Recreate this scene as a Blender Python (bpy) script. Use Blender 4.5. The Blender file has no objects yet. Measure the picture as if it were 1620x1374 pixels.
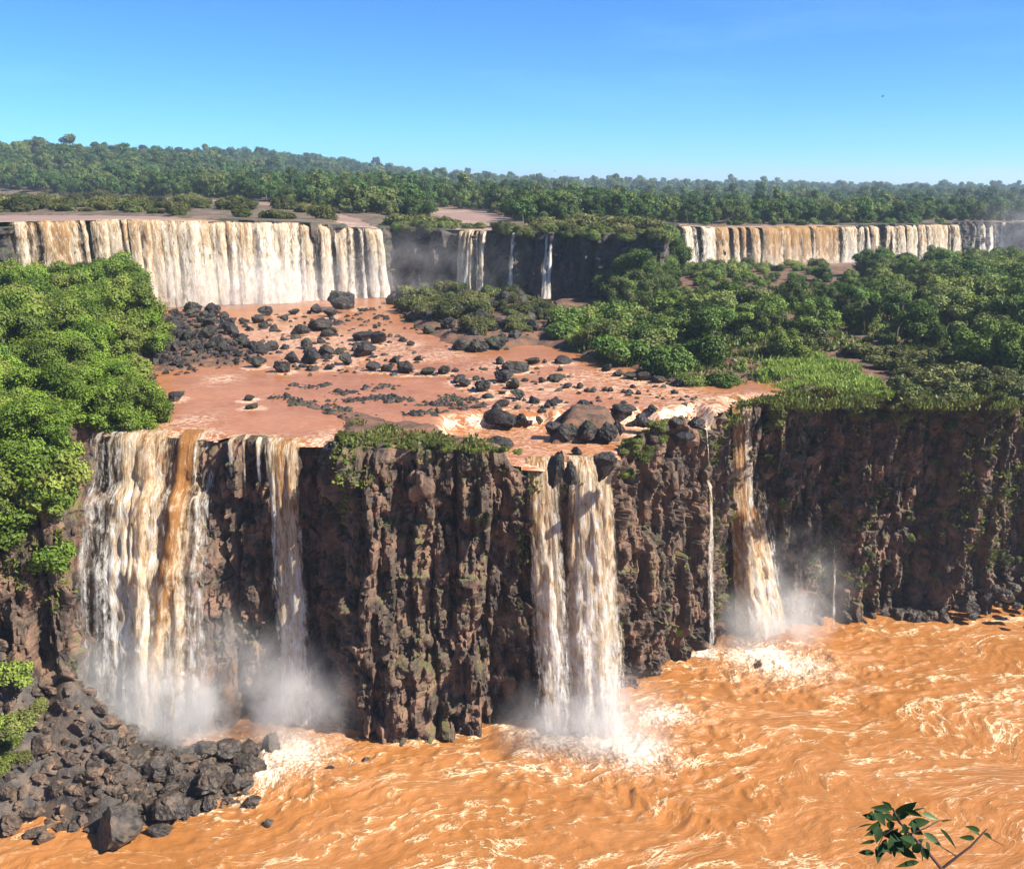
import bpy, math
import numpy as np
from mathutils import Vector, Matrix

# ------------------------------------------------------------------ camera, sky, sun, exposure
S = bpy.context.scene
COL = S.collection
F, PX0, PY0, PITCH, CAMZ = 1556.0, 810.0, 687.0, math.radians(14.49), 60.0
cam = bpy.data.objects.new('camera', bpy.data.cameras.new('camera'))
COL.objects.link(cam)
cam.location = (0, 0, CAMZ)
cam.rotation_euler = (math.radians(90) - PITCH, 0, 0)
cam.data.sensor_width = 36.0
cam.data.lens = 36.0 * F / 1620.0
cam.data.clip_start = 0.1
cam.data.clip_end = 20000
S.camera = cam

SUN_EL, SUN_AZ = math.radians(43), math.radians(-21)      # azimuth from +X towards +Y
SUN = Vector((math.cos(SUN_EL) * math.cos(SUN_AZ), math.cos(SUN_EL) * math.sin(SUN_AZ), math.sin(SUN_EL)))
world = bpy.data.worlds.new('World')
S.world = world
world.use_nodes = True
wn = world.node_tree
sky = wn.nodes.new('ShaderNodeTexSky')
sky.sky_type = 'NISHITA'
sky.sun_disc = False
sky.sun_elevation = SUN_EL
sky.sun_rotation = math.radians(90) - SUN_AZ
sky.altitude = 200
sky.air_density = 0.7
sky.dust_density = 0.0
sky.ozone_density = 9.0
bg = wn.nodes['Background']
tint = wn.nodes.new('ShaderNodeMix')
tint.data_type = 'RGBA'
tint.blend_type = 'MULTIPLY'
tint.inputs[0].default_value = 1.0
tint.inputs[7].default_value = (0.295, 0.468, 0.575, 1)
wn.links.new(sky.outputs[0], tint.inputs[6])
stc = wn.nodes.new('ShaderNodeTexCoord')
smp = wn.nodes.new('ShaderNodeMapping')
smp.inputs['Scale'].default_value = (1.6, 1.6, 9.0)
smp.inputs['Rotation'].default_value = (0.0, 0.22, 0.5)
snz = wn.nodes.new('ShaderNodeTexNoise')
snz.inputs['Scale'].default_value = 1.3
snz.inputs['Detail'].default_value = 7
snz.inputs['Roughness'].default_value = 0.62
smr = wn.nodes.new('ShaderNodeMapRange')
for i, v in enumerate((0.54, 0.85, 0.0, 0.16)):
    smr.inputs[1 + i].default_value = v
cir = wn.nodes.new('ShaderNodeMix')
cir.data_type = 'RGBA'
cir.inputs[7].default_value = (2.6, 4.2, 5.0, 1)
wn.links.new(stc.outputs['Generated'], smp.inputs[0])
wn.links.new(smp.outputs[0], snz.inputs['Vector'])
wn.links.new(snz.outputs[0], smr.inputs[0])
wn.links.new(smr.outputs[0], cir.inputs[0])
wn.links.new(tint.outputs[2], cir.inputs[6])
wn.links.new(cir.outputs[2], bg.inputs[0])
bg.inputs[1].default_value = 0.132
lamp = bpy.data.lights.new('sun', 'SUN')
lamp.energy = 4.8
lamp.angle = math.radians(0.5)
lamp.color = (1.0, 0.94, 0.84)
sun = bpy.data.objects.new('sun', lamp)
COL.objects.link(sun)
sun.rotation_euler = SUN.to_track_quat('Z', 'Y').to_euler()
S.view_settings.view_transform = 'Standard'
S.view_settings.look = 'None'
S.view_settings.exposure = 1.35
S.view_settings.gamma = 1.0
S.view_settings.use_curve_mapping = False
S.cycles.max_bounces = 6
S.cycles.diffuse_bounces = 3
S.cycles.glossy_bounces = 2
S.cycles.transparent_max_bounces = 24
S.cycles.volume_bounces = 1
S.cycles.use_denoising = True

# ------------------------------------------------------------------ numeric helpers
RNG = np.random.default_rng(11)
FWD = np.array([0, math.cos(PITCH), -math.sin(PITCH)])
UPV = np.array([0, math.sin(PITCH), math.cos(PITCH)])


def pdir(px, py):
    return FWD + (px - PX0) / F * np.array([1., 0, 0]) + (PY0 - py) / F * UPV


def on_z(px, py, z):
    d = pdir(px, py)
    t = (z - CAMZ) / d[2]
    return np.array([0, 0, CAMZ]) + d * t


def at_y(px, py, Y):
    d = pdir(px, py)
    return np.array([0, 0, CAMZ]) + d * (Y / d[1])


def depth_of(p):
    return float(np.dot(np.asarray(p) - np.array([0, 0, CAMZ]), FWD))


def h3(ix, iy, iz, seed=0):
    h = (ix.astype(np.int64) * 374761393 + iy.astype(np.int64) * 668265263 + iz.astype(np.int64) * 2147483647 + seed * 974634599) & 0xFFFFFFFF
    h = ((h ^ (h >> 13)) * 1274126177) & 0xFFFFFFFF
    h = ((h ^ (h >> 16)) * 2246822519) & 0xFFFFFFFF
    h = h ^ (h >> 15)
    return (h & 0xFFFFFF).astype(np.float64) / float(0x1000000)


def vn(x, y, z=0.0, seed=0):
    x, y, z = np.broadcast_arrays(np.asarray(x, float), np.asarray(y, float), np.asarray(z, float))
    ix, iy, iz = np.floor(x), np.floor(y), np.floor(z)
    fx, fy, fz = x - ix, y - iy, z - iz
    fx, fy, fz = [f * f * f * (f * (f * 6 - 15) + 10) for f in (fx, fy, fz)]
    ix, iy, iz = ix.astype(np.int64), iy.astype(np.int64), iz.astype(np.int64)
    r = 0
    for a in (0, 1):
        for b in (0, 1):
            for c in (0, 1):
                w = (fx if a else 1 - fx) * (fy if b else 1 - fy) * (fz if c else 1 - fz)
                r = r + w * h3(ix + a, iy + b, iz + c, seed)
    return r * 2 - 1


def fbm(x, y, z=0.0, o=4, seed=0):
    r, a, s = 0, 0.5, 1.0
    for k in range(o):
        r = r + a * vn(np.asarray(x) * s, np.asarray(y) * s, np.asarray(z) * s, seed + k * 17)
        a *= 0.5
        s *= 2.03
    return r


def cells(u, v, seed=0, jit=0.9):
    iu, iv = np.floor(u).astype(np.int64), np.floor(v).astype(np.int64)
    best = np.full(u.shape, 1e9)
    out = [np.zeros(u.shape) for _ in range(5)]
    zz = np.zeros_like(iu)
    for a in (-1, 0, 1):
        for b in (-1, 0, 1):
            cu, cv = iu + a, iv + b
            du = u - (cu + 0.5 + (h3(cu, cv, zz, seed) - .5) * jit)
            dv = v - (cv + 0.5 + (h3(cu, cv, zz + 1, seed) - .5) * jit)
            d = np.maximum(np.abs(du), np.abs(dv)) * 0.7 + 0.3 * np.hypot(du, dv)
            m = d < best
            best = np.where(m, d, best)
            vals = (h3(cu, cv, zz + 2, seed), h3(cu, cv, zz + 3, seed), h3(cu, cv, zz + 4, seed), du, dv)
            for k in range(5):
                out[k] = np.where(m, vals[k], out[k])
    return out + [best]


def sstep(a, b, x):
    t = np.clip((np.asarray(x, float) - a) / (b - a), 0, 1)
    return t * t * (3 - 2 * t)


def sdf(poly, x, y):
    """signed distance to a polygon, positive inside"""
    P = np.asarray(poly, float)
    d = np.full(np.shape(x), 1e18)
    ins = np.zeros(np.shape(x), bool)
    for i in range(len(P)):
        ax, ay = P[i]
        bx, by = P[(i + 1) % len(P)]
        ex, ey = bx - ax, by - ay
        wx, wy = x - ax, y - ay
        t = np.clip((wx * ex + wy * ey) / (ex * ex + ey * ey + 1e-12), 0, 1)
        d = np.minimum(d, (wx - ex * t) ** 2 + (wy - ey * t) ** 2)
        c = (ay <= y) != (by <= y)
        with np.errstate(divide='ignore', invalid='ignore'):
            xi = ax + (y - ay) * ex / (ey if ey != 0 else 1e-12)
        ins ^= c & (x < xi)
    d = np.sqrt(d)
    return np.where(ins, d, -d)


def gpoly(pts, z):
    return [tuple(on_z(a, b, z)[:2]) for a, b in pts]


# ------------------------------------------------------------------ object helpers
def mesh_np(name, V, Q, mat=None, attrs=None, smooth=False, tri=False):
    me = bpy.data.meshes.new(name)
    V = np.ascontiguousarray(V, np.float32)
    Q = np.ascontiguousarray(Q, np.int32)
    k = Q.shape[1]
    me.vertices.add(len(V))
    me.vertices.foreach_set('co', V.ravel())
    me.loops.add(Q.size)
    me.loops.foreach_set('vertex_index', Q.ravel())
    me.polygons.add(len(Q))
    me.polygons.foreach_set('loop_start', np.arange(0, Q.size, k, dtype=np.int32))
    me.update(calc_edges=True)
    me.polygons.foreach_set('use_smooth', np.full(len(Q), bool(smooth)))
    for an, (typ, dom, arr) in (attrs or {}).items():
        at = me.attributes.new(an, typ, dom)
        arr = np.ascontiguousarray(arr, np.float32).ravel()
        at.data.foreach_set('vector' if typ == 'FLOAT_VECTOR' else 'value', arr)
    if mat is not None:
        me.materials.append(mat)
    return me


def grid_quads(nu, nv, keep=None):
    i = np.arange(nu * nv).reshape(nu, nv)
    q = np.stack([i[:-1, :-1], i[1:, :-1], i[1:, 1:], i[:-1, 1:]], -1).reshape(-1, 4)
    return q if keep is None else q[keep.ravel()]


def compact(V, Q, *A):
    u, inv = np.unique(Q, return_inverse=True)
    return (V[u], inv.reshape(Q.shape)) + tuple(a[u] for a in A)


def link(name, me, parent=None, loc=None, label=None, cat=None, group=None, kind=None):
    o = bpy.data.objects.new(name, me)
    COL.objects.link(o)
    if parent is not None:
        o.parent = parent
    if loc is not None:
        o.location = loc
    for k, v in (('label', label), ('category', cat), ('group', group), ('kind', kind)):
        if v:
            o[k] = v
    return o


def place(o, loc, rot=(0, 0, 0), scale=(1, 1, 1)):
    o.location = loc
    o.rotation_euler = rot
    o.scale = scale if hasattr(scale, '__len__') else (scale,) * 3
    return o


# ------------------------------------------------------------------ material helpers
class NT:
    def __init__(self, name):
        self.m = bpy.data.materials.new(name)
        self.m.use_nodes = True
        self.t = self.m.node_tree
        self.t.nodes.clear()
        self.out = self.t.nodes.new('ShaderNodeOutputMaterial')

    def n(self, typ, **kw):
        nd = self.t.nodes.new('ShaderNode' + typ)
        for k, v in kw.items():
            setattr(nd, k, v)
        return nd

    def put(self, sock, v):
        if hasattr(v, 'is_output'):
            self.t.links.new(v, sock)
        elif v is not None:
            sock.default_value = v if not (hasattr(v, '__len__') and len(v) == 3 and len(sock.default_value) == 4) else (*v, 1)

    def math(self, op, a, b=None, c=None, clamp=False):
        nd = self.n('Math', operation=op, use_clamp=clamp)
        self.put(nd.inputs[0], a)
        if b is not None:
            self.put(nd.inputs[1], b)
        if c is not None:
            self.put(nd.inputs[2], c)
        return nd.outputs[0]

    def rng(self, v, a, b, c=0.0, d=1.0, smooth=True):
        nd = self.n('MapRange', interpolation_type='SMOOTHSTEP' if smooth else 'LINEAR')
        for i, x in enumerate((v, a, b, c, d)):
            self.put(nd.inputs[i], x)
        return nd.outputs[0]

    def mix(self, f, a, b):
        nd = self.n('Mix', data_type='RGBA')
        self.put(nd.inputs[0], f)
        self.put(nd.inputs[6], a)
        self.put(nd.inputs[7], b)
        return nd.outputs[2]

    def noise(self, vec, scale, detail=4, rough=0.55, dist=0.0):
        nd = self.n('TexNoise')
        if vec is not None:
            self.put(nd.inputs['Vector'], vec)
        nd.inputs['Scale'].default_value = scale
        nd.inputs['Detail'].default_value = detail
        nd.inputs['Roughness'].default_value = rough
        nd.inputs['Distortion'].default_value = dist
        return nd.outputs[0]

    def vmul(self, v, s):
        nd = self.n('VectorMath', operation='MULTIPLY')
        self.put(nd.inputs[0], v)
        nd.inputs[1].default_value = s
        return nd.outputs[0]

    def attr(self, name):
        return self.n('Attribute', attribute_name=name)

    def bump(self, h, strength=0.5, dist=0.1):
        nd = self.n('Bump')
        nd.inputs['Strength'].default_value = strength
        nd.inputs['Distance'].default_value = dist
        self.put(nd.inputs['Height'], h)
        return nd.outputs[0]

    def principled(self, col, rough=0.8, nrm=None, spec=0.5):
        nd = self.n('BsdfPrincipled')
        self.put(nd.inputs['Base Color'], col)
        self.put(nd.inputs['Roughness'], rough)
        self.put(nd.inputs['Specular IOR Level'], spec)
        if nrm is not None:
            self.put(nd.inputs['Normal'], nrm)
        return nd.outputs[0]

    def surf(self, s):
        self.t.links.new(s, self.out.inputs['Surface'])
        return self.m


def rock_material(name, dark, mid, warm, moss=(0.10, 0.115, 0.03), moss_amt=0.5, scale=1.0, rough=0.75):
    t = NT(name)
    geo = t.n('NewGeometry')
    P = geo.outputs['Position']
    a = t.noise(P, 0.35 * scale, 5, 0.6)
    b = t.noise(t.vmul(P, (1, 1, 0.25)), 1.3 * scale, 5, 0.65)
    c = t.noise(P, 5.0 * scale, 5, 0.7)
    col = t.mix(t.rng(b, 0.36, 0.66), dark, mid)
    col = t.mix(t.math('MULTIPLY', t.rng(a, 0.44, 0.64), 0.8), col, warm)
    col = t.mix(t.rng(c, 0.5, 0.75, 0, 0.45), col, tuple(min(1, x * 2.1) for x in mid))
    sep = t.n('SeparateXYZ')
    t.put(sep.inputs[0], geo.outputs['Normal'])
    up = t.rng(t.math('ADD', sep.outputs[2], t.math('MULTIPLY', t.math('SUBTRACT', b, 0.5), 1.2)), 0.42, 0.75)
    ms = t.math('MULTIPLY', up, t.rng(t.noise(P, 0.22, 3), 0.62 - 0.3 * moss_amt, 0.75 - 0.3 * moss_amt), clamp=True)
    mcol = t.mix(t.rng(c, 0.35, 0.7), tuple(x * 0.55 for x in moss), moss)
    col = t.mix(t.math('MULTIPLY', ms, min(1, moss_amt * 1.6)), col, mcol)
    h = t.math('ADD', t.math('MULTIPLY', c, 0.5), t.noise(P, 1.9 * scale, 6, 0.7))
    return t.surf(t.principled(col, rough, t.bump(h, 0.8, 0.22 / scale), 0.35))


def leaf_material(name, dark, light, warm, trans=0.3):
    t = NT(name)
    tone = t.attr('tone').outputs['Fac']
    oi = t.n('ObjectInfo').outputs['Random']
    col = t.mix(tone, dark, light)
    col = t.mix(t.math('MULTIPLY', t.rng(t.math('FRACT', t.math('MULTIPLY', oi, 7.31)), 0.4, 1.0), 0.5), col, warm)
    hsv = t.n('HueSaturation')
    t.put(hsv.inputs['Value'], t.math('ADD', 0.6, t.math('MULTIPLY', oi, 0.75)))
    t.put(hsv.inputs['Color'], col)
    col = hsv.outputs[0]
    d = t.n('BsdfDiffuse')
    t.put(d.inputs[0], col)
    tr = t.n('BsdfTranslucent')
    t.put(tr.inputs[0], col)
    mx = t.n('MixShader')
    mx.inputs[0].default_value = trans
    t.t.links.new(d.outputs[0], mx.inputs[1])
    t.t.links.new(tr.outputs[0], mx.inputs[2])
    g = t.n('BsdfGlossy')
    g.inputs['Roughness'].default_value = 0.45
    m2 = t.n('MixShader')
    m2.inputs[0].default_value = 0.015
    t.t.links.new(mx.outputs[0], m2.inputs[1])
    t.t.links.new(g.outputs[0], m2.inputs[2])
    return t.surf(m2.outputs[0])


M = {}
M['cliff'] = rock_material('cliff_rock', (0.024, 0.017, 0.013), (0.098, 0.066, 0.047), (0.21, 0.118, 0.072), (0.12, 0.13, 0.035), moss_amt=0.45)
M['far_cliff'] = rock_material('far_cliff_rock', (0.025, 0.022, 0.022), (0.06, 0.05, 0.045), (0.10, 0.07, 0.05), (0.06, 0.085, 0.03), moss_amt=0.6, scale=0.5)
M['boulder'] = rock_material('boulder_rock', (0.008, 0.007, 0.0065), (0.024, 0.020, 0.018), (0.045, 0.032, 0.026), (0.06, 0.065, 0.022), moss_amt=0.45, scale=1.5, rough=0.6)
M['talus'] = rock_material('talus_rock', (0.028, 0.021, 0.017), (0.09, 0.062, 0.044), (0.19, 0.115, 0.07), (0.09, 0.10, 0.035), moss_amt=0.12, scale=1.6, rough=0.6)
M['soil'] = rock_material('soil', (0.06, 0.036, 0.024), (0.13, 0.075, 0.048), (0.21, 0.098, 0.052), (0.10, 0.11, 0.035), moss_amt=0.15, scale=0.8, rough=0.9)
M['floor'] = rock_material('forest_floor', (0.06, 0.042, 0.03), (0.15, 0.105, 0.075), (0.20, 0.13, 0.09), (0.085, 0.085, 0.035), moss_amt=0.5, scale=0.6, rough=0.9)
M['leaf_near'] = leaf_material('leaf_near', (0.035, 0.075, 0.008), (0.21, 0.30, 0.035), (0.24, 0.235, 0.06), 0.25)
M['leaf_mid'] = leaf_material('leaf_mid', (0.014, 0.040, 0.010), (0.15, 0.235, 0.042), (0.21, 0.20, 0.07), 0.2)
M['leaf_far'] = leaf_material('leaf_far', (0.016, 0.044, 0.014), (0.115, 0.19, 0.04), (0.19, 0.19, 0.06), 0.2)
M['leaf_pale'] = leaf_material('leaf_pale', (0.032, 0.065, 0.012), (0.19, 0.26, 0.048), (0.22, 0.22, 0.06), 0.22)
M['leaf_olive'] = leaf_material('leaf_olive', (0.035, 0.048, 0.015), (0.15, 0.165, 0.048), (0.19, 0.175, 0.06), 0.22)
M['grass'] = leaf_material('grass', (0.11, 0.18, 0.025), (0.28, 0.39, 0.065), (0.30, 0.33, 0.09), 0.35)
M['cliff_plant'] = leaf_material('cliff_plant', (0.045, 0.066, 0.014), (0.19, 0.215, 0.045), (0.20, 0.19, 0.06), 0.3)
t = NT('bark')
M['bark'] = t.surf(t.principled(t.mix(t.noise(None, 6), (0.05, 0.04, 0.03), (0.16, 0.13, 0.10)), 0.9))


def river_material():
    t = NT('lower_river_water')
    fl = t.attr('flow').outputs['Vector']
    foam = t.attr('foam').outputs['Fac']
    big = t.noise(t.vmul(fl, (0.045, 0.09, 1)), 1.0, 3, 0.5)
    band = t.noise(t.vmul(fl, (0.03, 0.22, 1)), 1.0, 4, 0.6)

    warp = t.n('TexNoise', noise_dimensions='3D')
    warp.inputs['Scale'].default_value = 0.55
    warp.inputs['Detail'].default_value = 4
    t.put(warp.inputs['Vector'], fl)
    wv = t.n('VectorMath', operation='SCALE')
    t.put(wv.inputs[0], warp.outputs['Color'])
    wv.inputs['Scale'].default_value = 2.2
    fw = t.n('VectorMath', operation='ADD')
    t.put(fw.inputs[0], fl)
    t.put(fw.inputs[1], wv.outputs[0])
    fw = fw.outputs[0]

    def lace(sx, sy, w):
        v = t.n('TexVoronoi', feature='DISTANCE_TO_EDGE')
        v.inputs['Scale'].default_value = 1.0
        t.put(v.inputs['Vector'], t.vmul(fw, (sx, sy, 0)))
        return t.rng(v.outputs['Distance'], 0.0, w, 1.0, 0.0)
    crest = t.attr('crest').outputs['Fac']
    brk = t.noise(fl, 1.6, 5, 0.65)
    mask = t.rng(t.math('ADD', band, t.math('MULTIPLY', t.math('SUBTRACT', crest, 0.5), 0.30)), 0.47, 0.69)
    mask2 = t.rng(big, 0.42, 0.62)
    brkm = t.rng(brk, 0.36, 0.6)
    def iso(sx, sy, w, off, det=5, dist=0.5):
        m = t.n('Mapping')
        m.inputs['Location'].default_value = (off, off * 1.7, off)
        m.inputs['Scale'].default_value = (sx, sy, 1)
        t.put(m.inputs['Vector'], fl)
        n = t.noise(m.outputs[0], 1.0, det, 0.55, dist)
        wn_ = t.math('MULTIPLY', t.rng(brk, 0.3, 0.7, 0.35, 1.5), w)
        return t.rng(t.math('ABSOLUTE', t.math('SUBTRACT', n, 0.5)), 0.0, wn_, 1.0, 0.0)
    a = t.math('MULTIPLY', iso(0.10, 0.26, 0.016, 3.1), t.math('ADD', 0.30, t.math('MULTIPLY', mask, 0.6)))
    b = t.math('MULTIPLY', iso(0.24, 0.62, 0.028, 8.3), t.math('ADD', 0.06, t.math('MULTIPLY', mask, 0.75)))
    b2 = t.math('MULTIPLY', iso(0.5, 1.2, 0.045, 14.9), t.math('MULTIPLY', mask, 0.7))
    c = t.math('MULTIPLY', t.math('MULTIPLY', lace(0.42, 0.85, 0.10), brkm), t.math('MULTIPLY', mask, 0.75))
    fine = t.noise(t.vmul(fl, (1.8, 4.5, 1)), 1.0, 6, 0.7, 0.5)
    dn = t.math('MULTIPLY', t.rng(fine, 0.54, 0.8), t.math('MULTIPLY', t.math('MULTIPLY', mask, mask2), 0.7))
    lines = t.math('MAXIMUM', t.math('MAXIMUM', a, dn), t.math('MAXIMUM', b, t.math('MAXIMUM', b2, c)))
    lines = t.rng(lines, 0.05, 0.85)
    white = t.noise(fl, 2.6, 6, 0.7, 0.4)
    imp = t.rng(t.math('ADD', foam, t.math('MULTIPLY', t.math('SUBTRACT', white, 0.5), 2.2)), 0.38, 0.95)
    tot = t.math('MAXIMUM', lines, imp, clamp=True)
    base = t.mix(t.rng(big, 0.35, 0.68), (0.295, 0.116, 0.030), (0.34, 0.142, 0.046))
    col = t.mix(tot, base, t.mix(t.rng(foam, 0.15, 0.7), (0.68, 0.49, 0.28), (0.74, 0.62, 0.48)))
    h = t.math('ADD', t.math('MULTIPLY', t.noise(t.vmul(fl, (1.1, 2.4, 1)), 1.0, 6, 0.65), 0.6), t.math('MULTIPLY', tot, 0.25))
    rough = t.rng(tot, 0, 1, 0.28, 0.9)
    return t.surf(t.principled(col, rough, t.bump(h, 0.8, 0.36), 0.3))


def still_water(name, c1, c2, fo, rough=0.3, bs=0.25):
    t = NT(name)
    geo = t.n('NewGeometry')
    P = geo.outputs['Position']
    rap = t.attr('rapid').outputs['Fac']
    n1 = t.noise(t.vmul(P, (0.05, 0.12, 0)), 1.0, 4, 0.55, 0.5)
    base = t.mix(t.rng(n1, 0.35, 0.65), c1, c2)
    n2 = t.noise(t.vmul(P, (0.5, 1.0, 0)), 1.0, 6, 0.65, 1.2)
    r = t.math('ABSOLUTE', t.math('SUBTRACT', n2, 0.5))
    line = t.math('MULTIPLY', t.rng(r, 0.0, 0.05, 1, 0), t.rng(rap, 0.05, 0.6, 0.12, 0.9))
    n3 = t.noise(t.vmul(P, (1.1, 1.9, 0)), 1.0, 6, 0.7, 0.6)
    wh = t.rng(t.math('ADD', rap, t.math('MULTIPLY', t.math('SUBTRACT', n3, 0.5), 1.4)), 0.62, 0.95)
    f = t.math('MAXIMUM', line, wh, clamp=True)
    col = t.mix(f, base, fo)
    h = t.noise(t.vmul(P, (0.8, 2.2, 1)), 1.0, 5, 0.6)
    st = t.math('ADD', bs, t.math('MULTIPLY', rap, 0.6))
    bp = t.n('Bump')
    bp.inputs['Distance'].default_value = 0.25
    t.put(bp.inputs['Strength'], st)
    t.put(bp.inputs['Height'], h)
    return t.surf(t.principled(col, t.rng(f, 0, 1, rough, 0.85), bp.outputs[0], 0.17))


M['river'] = river_material()
M['pool'] = still_water('middle_river_water', (0.255, 0.095, 0.034), (0.31, 0.118, 0.044), (0.72, 0.56, 0.42))
M['upper_water'] = still_water('upper_river_water', (0.20, 0.125, 0.09), (0.26, 0.155, 0.11), (0.80, 0.68, 0.56), 0.55, 0.5)


def fall_material(name, brown, cream, white):
    t = NT(name)
    fl = t.attr('flow').outputs['Vector']
    dens = t.attr('dens').outputs['Fac']
    edge = t.attr('edge').outputs['Fac']
    fallen = t.attr('fallen').outputs['Fac']
    tint = t.attr('tint').outputs['Fac']
    streak = t.noise(t.vmul(fl, (1.0, 0.07, 1)), 1.0, 4, 0.6)
    fine = t.noise(t.vmul(fl, (4.2, 0.5, 1)), 1.0, 5, 0.65)
    clump = t.noise(t.vmul(fl, (1.3, 0.5, 1)), 1.0, 7, 0.74, 0.6)
    a = t.math('ADD', t.math('MULTIPLY', streak, 0.65), t.math('ADD', t.math('MULTIPLY', fine, 0.65), t.math('MULTIPLY', clump, 1.1)))
    a = t.math('ADD', a, t.math('SUBTRACT', t.math('MULTIPLY', dens, 1.5), 0.75))
    a = t.math('SUBTRACT', a, t.math('MULTIPLY', t.math('POWER', t.math('SUBTRACT', 1.0, edge), 2.0), 0.75))
    al = t.math('MULTIPLY', t.rng(a, 0.85, 1.35), t.rng(edge, 0.0, 0.25))
    k = t.math('ADD', t.math('MULTIPLY', t.math('SUBTRACT', clump, 0.5), 2.8), t.math('MULTIPLY', t.math('SUBTRACT', streak, 0.5), 1.0))
    k = t.math('ADD', k, t.math('SUBTRACT', t.math('ADD', 0.36, t.math('MULTIPLY', fallen, 0.6)), t.math('MULTIPLY', tint, 0.6)))
    col = t.mix(t.rng(k, -0.1, 0.45), brown, cream)
    col = t.mix(t.rng(k, 0.4, 0.9), col, white)
    h = t.math('ADD', t.math('MULTIPLY', clump, 0.7), t.math('MULTIPLY', fine, 0.5))
    bmp = t.bump(h, 0.9, 0.5)
    d = t.n('BsdfDiffuse')
    t.put(d.inputs[0], col)
    t.put(d.inputs['Normal'], bmp)
    tr = t.n('BsdfTranslucent')
    t.put(tr.inputs[0], col)
    t.put(tr.inputs['Normal'], bmp)
    mx = t.n('MixShader')
    mx.inputs[0].default_value = 0.4
    t.t.links.new(d.outputs[0], mx.inputs[1])
    t.t.links.new(tr.outputs[0], mx.inputs[2])
    tp = t.n('BsdfTransparent')
    m2 = t.n('MixShader')
    t.put(m2.inputs[0], al)
    t.t.links.new(tp.outputs[0], m2.inputs[1])
    t.t.links.new(mx.outputs[0], m2.inputs[2])
    return t.surf(m2.outputs[0])


M['fall'] = fall_material('falling_water', (0.42, 0.20, 0.07), (0.74, 0.58, 0.38), (0.88, 0.84, 0.78))
M['far_fall'] = fall_material('far_falling_water', (0.46, 0.27, 0.12), (0.72, 0.60, 0.43), (0.86, 0.82, 0.74))

# ------------------------------------------------------------------ plan of the place
WM, WL = 32.5, 30.7          # middle river, lower shelf pool
# cliff polyline: base x, base y, rim x, rim y, stepped
CL = [(-170, 66, -170, 66, 0), (-110, 77, -110, 77, 0), (-76, 83.5, -76, 84.5, 0), (-60, 87.5, -60, 88.5, 0), (-52, 90.5, -52, 91.5, 0), (-46.5, 92.3, -47, 93.2, 0), (-44.6, 93.5, -45.4, 94.6, 0), (-45.6, 96.2, -48, 99.5, 0),
      (-48, 97, -50, 104, 1), (-46, 97.5, -47, 107.5, 1), (-35, 98, -36, 107, 1), (-31.5, 100.5, -32.5, 105, 0), (-30, 103, -30.5, 104, 0),
      (-20.5, 102.3, -20.5, 103, 0), (-18.2, 100.5, -18.6, 100.5, 0), (-17.4, 97.5, -18, 98.2, 0), (-9, 97.2, -9, 98, 0), (-2, 97.8, -2, 98.8, 0), (1.5, 98.8, 1.5, 99.8, 0),
      (5, 100.2, 4.6, 100.6, 0), (10, 101.2, 9.6, 101.2, 0), (12.6, 104, 12.4, 104.2, 0), (14.6, 107.2, 14.2, 107.2, 0), (19, 111.5, 18.8, 112, 0), (24.2, 116.6, 24, 117.2, 0),
      (27, 119.5, 26.8, 120.2, 0), (28.2, 124, 28.4, 124.6, 0), (30, 127.5, 30.2, 127, 0), (36.8, 126.2, 36.6, 126.0, 0), (45, 127.8, 45, 127.2, 0), (53, 128.9, 53, 128.0, 0), (60, 129.9, 60.5, 128.9, 0),
      (66, 130.6, 67, 129.8, 0), (75, 132.0, 76, 131.2, 0), (92, 136, 93, 135, 0), (130, 150, 131, 149, 0), (230, 172, 230, 171, 0)]
CLA = np.array(CL, float)
RIM = [(a, b) for a, b in CLA[:, 2:4]]
PLATEAU = RIM + [(230, 360), (-200, 360), (-200, 66)]
FARC = [(-260, 120), (-175, 165), (-130, 190), (-104, 207), (-90, 216), (-70, 224.5), (-50, 233), (-32, 241), (-29, 247.5), (-10, 240.5), (15, 232), (28, 226.5), (34, 222), (36, 234), (40, 262), (44.5, 288), (51, 299), (64, 306), (85, 314), (110, 325), (140, 338), (153, 343), (154, 362), (168, 366), (182, 372), (190, 362), (260, 372), (420, 380)]
UPPER = FARC + [(9000, 380), (9000, 12000), (-9000, 12000), (-9000, 120)]

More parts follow.
